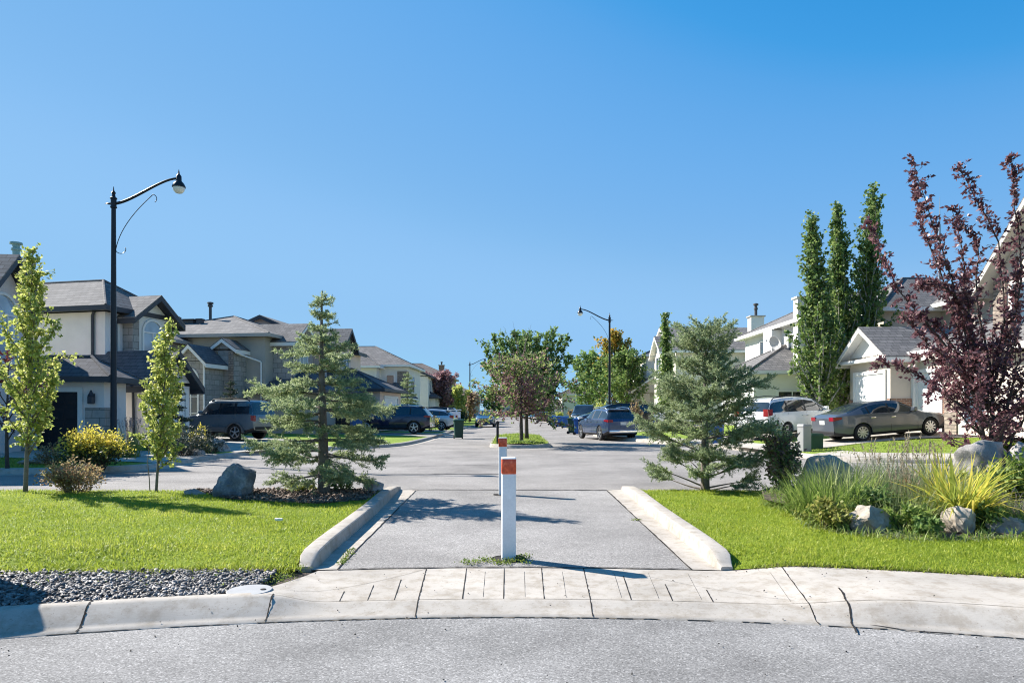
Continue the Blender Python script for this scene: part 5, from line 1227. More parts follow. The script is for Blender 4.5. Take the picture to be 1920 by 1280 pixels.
# --- right 3
H3 = House('house', 'pale cream house with satellite dish behind the white minivan', (13.25, 46, .6), -90)
H3.walls([(2, 8, 0, 6, 0, 2.95)], ST_W); H3.hip(2, 8, 0, 7.5, 3.15, 1.75, .42, M_SH, M_TRIM)
H3.window('+x', 8, 1.9, 0, -.55, .95, 1.0, 2.0, 0, 2, 0, M_TRIM, M_GLASSD)
H3.walls([(-2, 8.0, 2.9, 11, 0, 5.9)], ST_W, 'upper_wall'); H3.hip(-2, 8.0, 2.9, 11, 6.05, 2.2, .5, M_SH, M_TRIM)
H3.window('-y', 0, 2.9, 0, 1.0, 2.3, 3.9, 5.4, 0, 2); H3.window('-y', 0, 2.9, 0, 5.6, 6.6, 3.9, 5.3, 0, 2)
H3.walls([(3.1, 4.5, 2.3, 3, 3.4, 5.8)], ST_W, 'bay_wall')
H3.chimney(7.3, 7.9, 2.45, 3.1, 3, 7.15, ST_W, 0, cap=M_TRIM)
m = MB(); MM = Matrix.Translation((5.2, 2.35, 5.0)) @ Matrix.Rotation(R(115), 4, 'X') @ Matrix.Rotation(R(20), 4, 'Y')
m.lathe([(.0, .0), (.18, .02), (.34, .08), (.44, .15), (.44, .165), (.33, .1), (.17, .04), (.0, .02)], n=24, M=MM); m.tube([(5.2, 2.35, 4.98), (5.2, 2.75, 4.75), (5.2, 2.92, 4.75)], .025, 6); m.tube([(5.2, 2.4, 4.8), (5.0, 1.8, 5.1)], .015, 5); m.box(4.96, 5.04, 1.74, 1.84, 5.06, 5.16)
m.build('satellite_dish', pm('dish_grey', (.55, .54, .52), .5, .05), H3.r, ang=40)
H3.garage('-y', 0, 0, 0, 2.6, 7.2, 2.2)
# --- right 4
H4 = House('house', 'cream house with long grey roof behind the right spruce', (12.75, 62, .6), -90)
H4.walls([(0, 8, 0, 8.5, 0, 5.75)], ST_R); H4.gable(0, 8, 0, 8.5, 5.8, 2.0, 'y', .45, M_SH, M_TRIM, ST_R, (1, 1), .45)
H4.walls([(4.2, 6.8, -.8, .1, 2.6, 5.8)], ST_R, 'bay_wall'); H4.gable(4.0, 7.2, -.8, 2.4, 5.8, 1.1, 'y', .35, M_SH, M_TRIM, ST_W, (1, 0), .4)
H4.window('-y', 0, -.8, 0, 4.8, 6.3, 3.6, 5.3, 0, 2)
H4.chimney(8.0, 8.8, 5.6, 6.6, 0, 8.2, ST_E, 1.0, M_METALD); H4.gable(5.6, 8.3, 6.6, 9.2, 5.2, 1.3, 'x', .35, M_SH, M_TRIM, ST_W, (0, 1), .4)
H4.walls([(6.5, 8.2, 6.7, 9.1, 0, 5.2)], ST_W, 'bay_wall'); H4.window('+x', 8.2, 7.9, 0, -.5, .5, 3.3, 4.8, 0, 2)
H4.garage('-y', 0, 0, 0, .6, 3.8, 2.2); H4.vent(4, 4, 8.0)
# --- right 5
H5 = House('house', 'tall narrow cream house with dark windows left of the slim poplar', (13.2, 76, .6), -90)
H5.walls([(0, 8, 0, 8, 0, 6.3)], ST_W); H5.hip(0, 8, 0, 8, 6.5, 2.0, .5, M_SH, M_TRIM)
H5.window('-y', 0, 0, 0, 5.6, 6.6, 3.9, 5.6, 0, 1, 0, M_TRIM, M_GLASSD); H5.window('-y', 0, 0, 0, 1.6, 3.2, 3.9, 5.6, 0, 2); H5.window('+x', 8, 1.6, 0, -.6, .6, 4, 5.4)
H5.walls([(1.6, 9.5, -1.8, .02, 0, 2.7)], ST_T, 'garage_wall'); H5.gable(1.6, 9.5, -1.8, 3, 2.8, 1.6, 'x', .4, M_SH, M_TRIM, ST_T, (0, 1), .4); H5.slab([(9.2, 9.6, -1.95, -1.5, 0, 2.6)], M_TRIM, 'white_column'); H5.garage('-y', 0, -1.8, 0, 2.6, 6.8, 2.2)
H6 = House('house', 'brown flat looking house behind the street trees on the right', (15.0, 96, .6), -90)
H6.walls([(0, 10, 0, 10, 0, 6.4)], ST_F); H6.hip(0, 10, 0, 10, 6.6, 1.4, .4, M_SHB, M_TRIM); H6.window('-y', 0, 0, 0, 6, 7.4, 3.8, 5.2); H6.window('+x', 10, 3, 0, -.7, .7, 3.8, 5.2); H6.garage('-y', 0, 0, 0, 1, 5, 2.2)
H7 = House('house', 'beige house with grey hip roof far down the right side', (9.6, 142, .5), -90)
H7.walls([(0, 9, 0, 9, 0, 4.2)], ST_R); H7.hip(0, 9, 0, 9, 4.4, 2.6, .5, M_SHB, M_TRIM); H7.window('-y', 0, 0, 0, 3, 5, 1.4, 3); H7.walls([(2, 7, -3, .02, 0, 2.4)], ST_R, 'porch_wall'); H7.hip(2, 7, -3, 1, 2.5, 1, .3, M_SHB, M_TRIM); H7.window('-y', 0, -3, 0, 3, 5, .6, 2)
H8 = House('house', 'grey house closing the far end of the street', (-3.5, 182, .2), 0)
H8.walls([(0, 12, 0, 9, 0, 3.6)], ST_C); H8.hip(0, 12, 0, 9, 3.8, 2.2, .4, M_SHB, M_TRIM); H8.window('-y', 0, 0, 0, 2, 4, 1, 2.4); H8.garage('-y', 0, 0, 0, 6, 10, 2.2)
# ================================================================== VEHICLES
M_TYRE = pm('tyre_rubber', (.018, .018, .019), .85, .2, 8, 60, .2)
M_RIM = pm('alloy_rim', (.55, .56, .58), .3, .08, 8, 60, .02, metal=.85)
M_BLACK = pm('black_plastic', (.018, .018, .02), .55, .15, 8, 60, .05)
M_AUTOG = glassmat('tinted_car_glass', (.022, .032, .042), .02, 1.)
M_TAIL = glassmat('red_lamp_lens', (.26, .010, .018), .12, .8)
M_HEAD = glassmat('clear_lamp_lens', (.62, .64, .66), .08, 1.)
M_PLATE = pm('licence_plate', (.62, .62, .60), .5, .05)
M_CHROME = pm('chrome', (.7, .7, .72), .12, .05, 3, 20, 0, metal=1.)
def interp(tab, x):
    if x <= tab[0][0]: return tab[0][1]
    for (a, va), (b, vb) in zip(tab, tab[1:]):
        if x <= b:
            t = (x-a)/(b-a); return va+(vb-va)*t
    return tab[-1][1]
def smooth_tab(tab, k=.10):
    return lambda x: (interp(tab, x-k)+2*interp(tab, x-k/2)+2*interp(tab, x)+2*interp(tab, x+k/2)+interp(tab, x+k))/8
def car(name, label, cat, loc, heading, s, paint, group=None, pitch=0.):
    """x runs from the nose (0) to the tail (L); heading: direction the nose points, degrees from +X"""
    L, W = s['L'], s['W']; hw = W/2
    top = smooth_tab(s['top'], s.get('k', .12)); belt = smooth_tab(s['belt'], .15); plan = smooth_tab(s['plan'], .14); bot = smooth_tab(s['bot'], .06)
    A, Bp, Cq, Dq = s['cab']           # windscreen foot, roof front, roof rear, rear glass foot
    roofw = s.get('roofw', .76); wb0, wb1 = s['axle']; rr = s['r']
    xs = sorted(set([round(v, 3) for v in list(np.linspace(0, L, int(L/.11)))+[A, Bp, Cq, Dq]+[p for q in s['pillars'] for p in q]]))
    xs2 = [xs[0]]
    for v in xs[1:]:
        if v-xs2[-1] > .025: xs2.append(v)
    xs = xs2
    rows = []
    for x in xs:
        zt, zb_, w_, z0 = top(x), belt(x), plan(x)*hw, bot(x)
        gh = max(0., zt-zb_-.04); cab = min(1., gh/.35)
        rw = w_*(1-(1-roofw)*cab)
        zb2 = min(zb_, zt-.03)
        pts = [(0, z0), (w_*.72, z0), (w_*.93, z0+.03), (w_*.975, z0+.12), (w_*1.0, z0+(zb2-z0)*.42), (w_*.995, z0+(zb2-z0)*.72), (w_*.965, zb2)]
        e = zt-.05-.03*cab
        e = max(e, zb2+.005)
        ys = lambda t: w_*.965*(1-t)+(rw*.93)*t
        for t in (.07, .5, .90): pts.append((ys(t)+.012*math.sin(math.pi*t)*cab, zb2+(e-zb2)*t))
        pts += [(rw*.93, e), (rw*.86, zt-.022), (rw*.62, zt-.006), (rw*.3, zt), (0, zt+.004)]
        rows.append(pts)
    m = MB(); k = len(rows[0]); n = len(xs)
    full = []
    for x, pts in zip(xs, rows):
        ring = [(x, y, z) for y, z in pts]+[(x, -y, z) for y, z in pts[-2:0:-1]]
        full.append(ring)
    K = len(full[0]); m.v = [p for r in full for p in r]
    inpil = lambda xc: any(a <= xc <= b for a, b in s['pillars'])
    for i in range(n-1):
        xc = (xs[i]+xs[i+1])/2
        for j in range(K):
            jj = j if j < k-1 else K-1-j
            mi = 0
            if jj in (7, 8) and A+.42*(Bp-A) < xc < Dq-(Dq-Cq)*s.get('rq', .45) and top(xc)-belt(xc) > .19: mi = 2 if inpil(xc) else 1
            elif jj >= 10 and jj <= 13:
                if A+.04 < xc < Bp-.02: mi = 1
                elif Cq+.02 < xc < Dq-.03 and s.get('rearglass', True): mi = 1
            elif jj <= 2: mi = 2
            m.f.append((i*K+j, i*K+(j+1) % K, (i+1)*K+(j+1) % K, (i+1)*K+j)); m.mi.append(mi)
    m.f.append(tuple(range(K-1, -1, -1))); m.mi.append(0); m.f.append(tuple((n-1)*K+j for j in range(K))); m.mi.append(0)
    me = m.mesh('shell')
    tmp = bpy.data.objects.new('tmp', me); COL.objects.link(tmp)
    cut = MB()
    for wx in (wb0, wb1):
        for sg in (-1, 1):
            cut.tube([(wx, sg*(hw-.30), rr), (wx, sg*(hw+.2), rr)], rr*1.13, 28)
    cm = cut.mesh('cut'); cobj = bpy.data.objects.new('tmpc', cm); COL.objects.link(cobj)
    for _ in range(3): tmp.data.materials.append(None)
    md = tmp.modifiers.new('b', 'BOOLEAN'); md.object = cobj; md.operation = 'DIFFERENCE'; md.solver = 'EXACT'
    dg = bpy.context.evaluated_depsgraph_get(); ev = bpy.data.meshes.new_from_object(tmp.evaluated_get(dg))
    bpy.data.objects.remove(tmp); bpy.data.objects.remove(cobj)
    root = thing(name, label, cat, loc, 0, group)
    root.rotation_euler = (0, 0, 0)
    H = Matrix.Rotation(R(heading), 4, 'Z') @ Matrix.Rotation(R(-pitch), 4, 'Y') @ Matrix.Rotation(math.pi, 4, 'Z') @ Matrix.Translation((-L/2, 0, 0))
    Hinv = Matrix.Rotation(math.pi, 4, 'Z') @ Matrix.Translation((-L/2, 0, 0))
    root.rotation_euler = (Matrix.Rotation(R(heading), 4, 'Z') @ Matrix.Rotation(R(-pitch), 4, 'Y')).to_euler()
    def part(nm, mats, keep):
        bm = bmesh.new(); bm.from_mesh(ev)
        bmesh.ops.delete(bm, geom=[f for f in bm.faces if not keep(f)], context='FACES')
        for f in bm.faces: f.material_index = 0
        if not bm.faces: bm.free(); return None
        bm.transform(Hinv)
        mm = bpy.data.meshes.new(nm); bm.to_mesh(mm); bm.free(); mm.shade_smooth(); mm.set_sharp_from_angle(angle=R(32))
        for mt in mats: mm.materials.append(mt)
        o = bpy.data.objects.new(nm, mm); COL.objects.link(o); o.parent = root; return o
    body = part('body', [paint], lambda f: f.material_index == 0)
    part('underbody', [M_BLACK], lambda f: f.material_index == 2)
    cx = lambda f: f.calc_center_median()
    part('windscreen', [M_AUTOG], lambda f: f.material_index == 1 and cx(f).x < Bp and abs(f.normal.y) < .75 and cx(f).z > belt(cx(f).x))
    part('rear_window', [M_AUTOG], lambda f: f.material_index == 1 and cx(f).x > Cq and abs(f.normal.y) < .75)
    for sg in (-1, 1): part('side_window', [M_AUTOG], lambda f: f.material_index == 1 and f.normal.y*sg >= .75)
    def piece(nm, mb, mat, parent=None, ang=40):
        mb.v = [tuple(Hinv @ Vector(p)) for p in mb.v]; return mb.build(nm, mat, parent or root, ang=ang)
    for wx in (wb0, wb1):
        for sg in (-1, 1):
            wr = thing('wheel', None, None, Hinv @ Vector((wx, sg*(hw-.115), rr))); wr.parent = root
            mb = MB(); RX = Matrix.Rotation(-sg*math.pi/2, 4, 'X')
            prof = [(rr*.66, -.1), (rr*.9, -.105), (rr*.98, -.085), (rr, -.05), (rr, .05), (rr*.98, .085), (rr*.9, .105), (rr*.70, .098), (rr*.67, .05)]
            if sg: mb.lathe(prof, n=30, M=Matrix.Rotation(math.pi, 4, 'Z') @ RX); mb.f = mb.f[:-2]; mb.mi = mb.mi[:-2]
            mb.build('tyre', M_TYRE, wr, ang=40)
            mb = MB(); MM = Matrix.Rotation(math.pi, 4, 'Z') @ RX
            mb.lathe([(rr*.69, .03), (rr*.70, .085), (rr*.64, .09), (rr*.62, .03)], n=30, M=MM); mb.f = mb.f[:-2]; mb.mi = mb.mi[:-2]
            mb.lathe([(rr*.14, .02), (rr*.13, .085), (rr*.05, .092)], n=14, M=MM)
            ns = s.get('spokes', 5)
            for q in range(ns):
                mb.box(-rr*.075, rr*.075, rr*.1, rr*.66, .05, .08, MM @ Matrix.Rotation(2*math.pi*q/ns, 4, 'Z'))
            mb.build('rim', M_RIM, wr, ang=40)
            mb = MB(); mb.lathe([(rr*.62, .012), (rr*.3, .018), (.01, .02)], n=20, M=MM); mb.build('brake_disc', M_BLACK, wr)
    # lamps, plates, handles, mirrors, seams
    zn = s['lampf']; zr_ = s['lampr']
    def yx(x): return plan(x)*hw
    def nose_face(z, y, front):       # x on the body end at a height
        return 0. if front else L
    for sg in (-1, 1):
        mb = MB(); w_ = yx(.05)
        mb.prism([(-.012, sg*w_*.55, zn[0]), (-.012, sg*w_*.98, zn[0]+.02), (-.012, sg*w_*.98, zn[1]), (-.012, sg*w_*.5, zn[1]-.03)], (1, 0, 0), .05)
        mb.prism([(.02, sg*w_*.93, zn[0]+.02), (.34, sg*(yx(.34)*.975+.012), zn[0]+.09), (.42, sg*(yx(.42)*.975+.012), zn[1]+.02), (.02, sg*w_*1.0, zn[1])], (0, sg, 0), .008)
        piece('headlight', mb, M_HEAD)
        mb = MB(); w_ = yx(L-.05); tw = s.get('tailw', .62)
        mb.prism([(L+.012, sg*w_*tw, zr_[0]), (L+.012, sg*w_*1.0, zr_[0]), (L+.012, sg*w_*.98, zr_[1]), (L+.012, sg*w_*tw, zr_[1])], (-1, 0, 0), .05)
        xl = s.get('taill', .3)
        if xl: mb.prism([(L-.01, sg*w_*.97, zr_[0]), (L-xl, sg*(yx(L-xl)*.985+.012), zr_[0]+.05), (L-xl, sg*(yx(L-xl)*.985+.012), zr_[1]-.01), (L-.01, sg*w_*.97, zr_[1])], (0, sg, 0), .012)
        piece('tail_light', mb, M_TAIL)
        mb = MB(); mx = A+.42*(Bp-A)+.1; zm = belt(mx)+.05; ym = yx(mx)*.955
        mb.box(mx-.02, mx+.13, sg*(ym+.05), sg*(ym+.24), zm, zm+.16, bev=.035); mb.box(mx+.03, mx+.09, sg*(ym-.03), sg*(ym+.08), zm+.01, zm+.05)
        piece('mirror', mb, s.get('mirror', paint))
        for hx in s['handles']:
            mb = MB(); yy = yx(hx)*.985; mb.box(hx-.1, hx+.1, sg*(yy-.01), sg*(yy+.028), belt(hx)-.15, belt(hx)-.11, bev=.008); piece('door_handle', mb, s.get('hmat', paint))
        mb = MB()
        for dx in s['seams']:
            zz = np.linspace(bot(dx)+.10, belt(dx)-.01, 7)
            pr = lambda z: (lambda u: yx(dx)*(.975+.025*min(1, u/.42) if u < .42 else 1-.035*max(0, (u-.42)/.58)))((z-bot(dx))/(belt(dx)-bot(dx)))
            mb.add([(dx+o, sg*(pr(z)+.0035), z) for z in zz for o in (-.006, .006)], [(2*i, 2*i+1, 2*i+3, 2*i+2) for i in range(6)])
        piece('door_seam', mb, M_BLACK)
        if s.get('rail'):
            mb = MB(); a, b = s['rail']; pts = [(a, sg*yx(a)*roofw*.86, top(a)-.02), (a+.12, sg*yx(a)*roofw*.88, top(a+.1)+.055), ((a+b)/2, sg*yx(a)*roofw*.88, top((a+b)/2)+.06), (b-.12, sg*yx(b)*roofw*.88, top(b-.1)+.055), (b, sg*yx(b)*roofw*.86, top(b)-.02)]
            mb.tube(pts, .022, 6); piece('roof_rail', mb, s.get('railmat', M_BLACK))
        if s.get('flare'):
            for wx in (wb0, wb1):
                mb = MB(); r0, r1 = rr*1.12, rr*1.32; n_ = 14
                vs = [(wx-r*math.cos(math.pi*i/n_), sg*(hw+.03 if o else hw-.08), rr*.95+r*math.sin(math.pi*i/n_)) for o in (0, 1) for r in (r0, r1) for i in range(n_+1)]
                I = lambda o, q, i: o*2*(n_+1)+q*(n_+1)+i
                mb.add(vs, [f for i in range(n_) for f in ((I(1,0,i), I(1,1,i), I(1,1,i+1), I(1,0,i+1)), (I(0,1,i), I(1,1,i), I(1,1,i+1), I(0,1,i+1)), (I(0,0,i), I(0,0,i+1), I(1,0,i+1), I(1,0,i)))])
                piece('wheel_flare', mb, s['flare'])
            mb = MB(); mb.box(wb0+rr*1.3, wb1-rr*1.3, sg*(hw-.06), sg*(hw+.03), bot(wb0+1)+.05, bot(wb0+1)+.28, bev=.02); piece('side_cladding', mb, s['flare'])
    mb = MB(); zp = s['plate']; mb.box(L-.01, L+.016, -.16, .16, zp, zp+.15); piece('licence_plate', mb, M_PLATE)
    mb = MB(); gz = s['grille']; mb.box(-.014, .04, -hw*.46, hw*.46, gz[0], gz[1], bev=.01); mb.box(-.012, .05, -hw*.7, hw*.7, bot(0)+.10, bot(0)+.24, bev=.01)
    gr = piece('grille', mb, M_BLACK)
    mb = MB()
    for i in range(4): zz = gz[0]+(gz[1]-gz[0])*(i+.5)/4; mb.box(-.024, -.013, -hw*.44, hw*.44, zz-.012, zz+.012)
    piece('grille_bar', mb, M_CHROME, gr) if False else piece('grille_bar', mb, M_CHROME)
    mb = MB(); mb.box(L-.03, L+.02, -hw*.8, hw*.8, bot(L)+.02, bot(L)+.16, bev=.02); piece('rear_bumper', mb, s.get('bump', M_BLACK))
    if s.get('spoiler'):
        mb = MB(); x_ = s['spoiler']; mb.box(x_-.1, x_+.16, -hw*.62, hw*.62, top(x_)-.02, top(x_)+.03, bev=.012); piece('spoiler', mb, paint)
    return root
SEDAN = dict(L=4.8, W=1.82, r=.335, axle=(.96, 3.74), cab=(1.2, 2.0, 3.3, 4.28), spokes=10,
    top=[(0, .70), (.08, .76), (.5, .86), (1.15, .97), (1.3, 1.01), (2.0, 1.40), (2.3, 1.45), (2.7, 1.475), (3.2, 1.44), (3.6, 1.35), (4.25, 1.13), (4.45, 1.10), (4.7, 1.06), (4.8, .88)],
    belt=[(0, .62), (.5, .76), (1.3, .92), (3.4, 1.0), (4.8, 1.0)], plan=[(0, .66), (.15, .82), (.5, .95), (1.2, 1), (3.6, 1), (4.4, .93), (4.68, .86), (4.8, .74)], bot=[(0, .26), (.3, .19), (4.3, .2), (4.8, .30)],
    pillars=((2.55, 2.64), (3.40, 3.46)), roofw=.74, handles=(2.48, 3.3), seams=(1.5, 2.6, 3.5), lampf=(.58, .74), lampr=(.84, .98), plate=.70, grille=(.52, .68), tailw=.62, taill=.28, rq=.60, hmat=M_CHROME)
VAN = dict(L=5.09, W=1.98, r=.34, axle=(.98, 4.0), cab=(1.0, 2.0, 4.72, 5.0), spokes=5,
    top=[(0, .78), (.1, .86), (.5, .97), (1.0, 1.10), (2.0, 1.62), (2.7, 1.73), (4.0, 1.72), (4.72, 1.66), (5.0, 1.15), (5.09, .9)], belt=[(0, .7), (.5, .86), (1.2, 1.03), (5.09, 1.10)],
    plan=[(0, .62), (.2, .82), (.6, .96), (1.2, 1), (4.5, 1), (4.9, .95), (5.09, .88)], bot=[(0, .26), (.4, .18), (4.6, .2), (5.09, .3)], pillars=((1.75, 1.82), (2.72, 2.82), (3.86, 3.95)), roofw=.80, handles=(2.65, 2.95), seams=(1.45, 2.76, 3.92),
    lampf=(.64, .84), lampr=(.98, 1.28), plate=.8, grille=(.5, .7), tailw=.72, taill=.22, rail=(2.2, 4.6), railmat=M_BLACK, rq=.3)
SUVM = dict(L=4.8, W=1.93, r=.38, axle=(.92, 3.84), cab=(1.35, 2.1, 4.25, 4.72), spokes=5,
    top=[(0, .86), (.1, .95), (.5, 1.04), (1.35, 1.13), (2.1, 1.63), (2.7, 1.70), (3.8, 1.67), (4.25, 1.61), (4.68, 1.16), (4.8, .95)], belt=[(0, .78), (.5, .92), (1.4, 1.07), (4.8, 1.15)],
    plan=[(0, .7), (.2, .86), (.6, .97), (1.2, 1), (4.3, 1), (4.65, .94), (4.8, .86)], bot=[(0, .34), (.4, .24), (4.4, .26), (4.8, .4)], pillars=((2.62, 2.74), (3.58, 3.68)), roofw=.76, handles=(2.55, 3.5), seams=(1.6, 2.68, 3.62),
    lampf=(.72, .9), lampr=(.96, 1.09), plate=.82, grille=(.58, .86), tailw=.66, taill=.34, rail=(2.2, 4.1), railmat=M_CHROME, spoiler=4.2, rq=.4, bump=M_CHROME)
JEEP = dict(L=4.44, W=1.82, r=.36, axle=(.85, 3.5), cab=(1.42, 1.98, 4.18, 4.40), spokes=5, k=.05,
    top=[(0, .92), (.06, 1.02), (.4, 1.08), (1.42, 1.13), (1.98, 1.72), (2.3, 1.79), (4.0, 1.78), (4.2, 1.72), (4.38, 1.2), (4.44, 1.0)], belt=[(0, .88), (.4, 1.0), (1.4, 1.09), (4.44, 1.13)],
    plan=[(0, .82), (.12, .92), (.5, .96), (1.2, .97), (4.2, .97), (4.44, .92)], bot=[(0, .42), (.4, .32), (4.1, .34), (4.44, .45)], pillars=((2.62, 2.73), (3.40, 3.54)), roofw=.84, handles=(2.55, 3.34), seams=(1.6, 2.68, 3.46),
    lampf=(.78, .98), lampr=(.85, 1.1), plate=.8, grille=(.72, .98), tailw=.82, taill=.12, rail=(2.1, 4.1), rq=.25, flare=pm('grey_cladding', (.10, .105, .11), .6, .1), bump=M_BLACK)
HATCH = dict(L=4.3, W=1.78, r=.32, axle=(.85, 3.45), cab=(1.05, 1.9, 3.7, 4.22), spokes=6,
    top=[(0, .7), (.1, .8), (.5, .92), (1.05, 1.05), (1.9, 1.47), (2.5, 1.55), (3.3, 1.50), (3.7, 1.43), (4.2, 1.05), (4.3, .85)], belt=[(0, .64), (.5, .82), (1.2, .97), (4.3, 1.06)],
    plan=[(0, .66), (.2, .84), (.6, .96), (1.2, 1), (3.7, 1), (4.1, .93), (4.3, .82)], bot=[(0, .26), (.3, .19), (4.0, .2), (4.3, .32)], pillars=((2.42, 2.5), (3.25, 3.32)), roofw=.76, handles=(2.35, 3.15), seams=(1.4, 2.46, 3.3),
    lampf=(.6, .78), lampr=(.86, 1.08), plate=.7, grille=(.46, .58), tailw=.66, taill=.25, spoiler=3.72)
PICK = dict(L=5.6, W=2.0, r=.39, axle=(1.0, 4.55), cab=(1.5, 2.15, 3.75, 3.95), spokes=6, k=.05,
    top=[(0, 1.0), (.08, 1.12), (.5, 1.18), (1.5, 1.22), (2.15, 1.82), (2.5, 1.9), (3.6, 1.88), (3.78, 1.82), (3.95, 1.24), (4.1, 1.22), (5.5, 1.22), (5.6, 1.1)], belt=[(0, .96), (.5, 1.1), (1.5, 1.18), (5.6, 1.18)],
    plan=[(0, .86), (.2, .95), (.6, 1), (5.4, 1), (5.6, .97)], bot=[(0, .45), (.4, .34), (5.2, .36), (5.6, .5)], pillars=((2.72, 2.84),), roofw=.82, handles=(2.65, 3.5), seams=(1.75, 2.78, 3.7),
    lampf=(.85, 1.05), lampr=(.85, 1.15), plate=.7, grille=(.7, 1.08), tailw=.85, taill=.1, bump=M_CHROME, rq=.25)
def V3(px, d, dz=0.): x = xd(px, d); return (x, d, zlot(x, d)+.03+dz)
P_GREY = carpaint('warm_grey_paint', (.085, .098, .118), .3, .3); P_WHT = carpaint('white_paint', (.74, .74, .73), .3, 0); P_BLUE = carpaint('steel_blue_paint', (.045, .075, .15), .22, .4); P_NAVY = carpaint('navy_paint', (.008, .014, .045), .2, .2)
P_SILV = carpaint('silver_paint', (.46, .50, .53), .3, .6); P_BLK = carpaint('black_paint', (.012, .012, .015), .2, .2); P_JEEP = carpaint('slate_grey_paint', (.14, .17, .195), .3, .45); P_TEAL = carpaint('dark_blue_paint', (.035, .10, .19), .25, .35); P_DGRY = carpaint('dark_grey_paint', (.07, .072, .08), .3, .3)
x, y = xd(1652, 26.9), 26.9
car('parked_sedan', 'taupe grey sedan parked nose up on the right driveway', 'car', (x, y, zr(x, y)+.0), 8, SEDAN, P_GREY, None, 4.6)
x, y = xd(1484, 30.9), 30.9
car('parked_minivan', 'white minivan parked behind the grey sedan before columnar poplars', 'minivan', (x, y, zr(x, y)+.02), 30, VAN, P_WHT, None, 3)
car('parked_suv', 'boxy slate grey jeep parked on the left driveway facing left', 'suv', (xd(420, 31.5), 31.5, zl(-12.8, 31.5)+.02), 163, JEEP, P_JEEP)
car('parked_suv', 'steel blue suv with big dark rear window parked at right kerb', 'suv', (5.15, 38.0, .01), 104, SUVM, P_BLUE)
car('parked_suv', 'navy suv backed towards street on the left driveway', 'suv', V3(738, 42.4), 176, SUVM, P_NAVY)
car('parked_hatchback', 'silver hatchback behind the rounded yellow shrub', 'car', V3(800, 50.5), 172, HATCH, P_SILV)
car('parked_van', 'black van partly behind the silver hatchback', 'van', V3(808, 62.5), 178, VAN, P_BLK)
car('parked_suv', 'dark blue suv facing us at the left kerb far down street', 'suv', (xd(911, 70), 70, .01), -91, SUVM, P_TEAL)
car('moving_car', 'small dark grey car far down the middle of street', 'car', (xd(1018, 97), 97, .01), 91, HATCH, P_DGRY)
car('pickup_truck', 'black pickup truck beyond the blue and green bins', 'pickup', (5.95, 57, .2), 262, PICK, P_BLK)
car('parked_van', 'black minivan behind the steel blue suv', 'minivan', V3(1152, 46.0, .1), 186, VAN, P_BLK)
car('parked_hatchback', 'white hatchback glimpsed behind the right spruce', 'car', V3(1268, 46.5), 205, HATCH, P_WHT)
car('parked_hatchback', 'dark car glimpsed behind the left spruce', 'car', V3(628, 42.5), 178, HATCH, P_BLK)

# ================================================================== STREET FURNITURE
P_LAMP = pm('black_lamp_paint', (.012, .014, .02), .35, .15, 4, 50, .03)
def street_lamp(label, loc, arm, deg, h=8.15):
    o = thing('street_lamp', label, 'street lamp', loc, R(deg), 'black gooseneck street lamps')
    m = MB(); m.lathe([(.19, -.1), (.19, .35), (.15, .45), (.095, .6), (.085, h*.5), (.068, h-.35), (.1, h-.33), (.1, h-.30), (.085, h-.28), (.085, h-.06), (.105, h-.05), (.105, h-.02), (.06, h+.02), (.045, h+.1), (.07, h+.14), (.02, h+.22), (.008, h+.34)], n=16); m.build('pole', P_LAMP, o, ang=35)
    m = MB(); n = 18; pts = []
    for i in range(n+1):
        t = i/n; pts.append((t*arm, 0, h-.2+.80*(t*t*(3-2*t))+.02*math.sin(t*6.28)))
    m.tube(pts, [.048-.012*i/n for i in range(n+1)], 8); m.tube([(-.28, 0, h-.2), (-.16, 0, h-.2), (-.06, 0, h-.2)], [.006, .03, .04], 8); m.build('arm', P_LAMP, o, smooth=True)
    m = MB()
    q = bez((.07, 0-1.45), (.22, -.62), (arm*.62, .28), 12); br = [(a, 0, h-.2+b) for a, b in q]; m.tube(br, .012, 5)
    m.tube([(.07+.16*(1-math.cos(a)), 0, h-1.65-.13*math.sin(a)) for a in np.linspace(0, 3.6, 10)], .012, 5); m.tube([(arm*.62+.13*math.sin(a), 0, h+.05+.13*math.cos(a)-.09) for a in np.linspace(0, 2.6, 9)], .012, 5); m.build('scroll_bracket', P_LAMP, o, smooth=True)
    a = (arm+.07, 0, h+.55)
    m = MB(); m.lathe([(.20, -.24), (.205, -.21), (.15, -.10), (.085, -.03), (.08, .12), (.06, .15), (.03, .19), (.02, .26), (.005, .34)], a, 18); m.build('lamp_hood', P_LAMP, o, ang=40)
    m = MB(); m.lathe([(.03, -.43), (.10, -.41), (.155, -.35), (.18, -.28), (.185, -.235)], a, 18); m.build('lamp_globe', pm('frosted_glass', (.72, .70, .64), .25, .06), o, smooth=True)
street_lamp('tall black street lamp at the left behind the golden shrub', (xd(213, 22), 22, .15), 2.0, 0)
street_lamp('black street lamp at the right behind the steel blue suv', (xd(1143, 50), 50, .15), 2.05, 180)
street_lamp('farthest black street lamp beyond the green wheelie bin', (xd(881, 97), 97, .15), 2.05, 0)
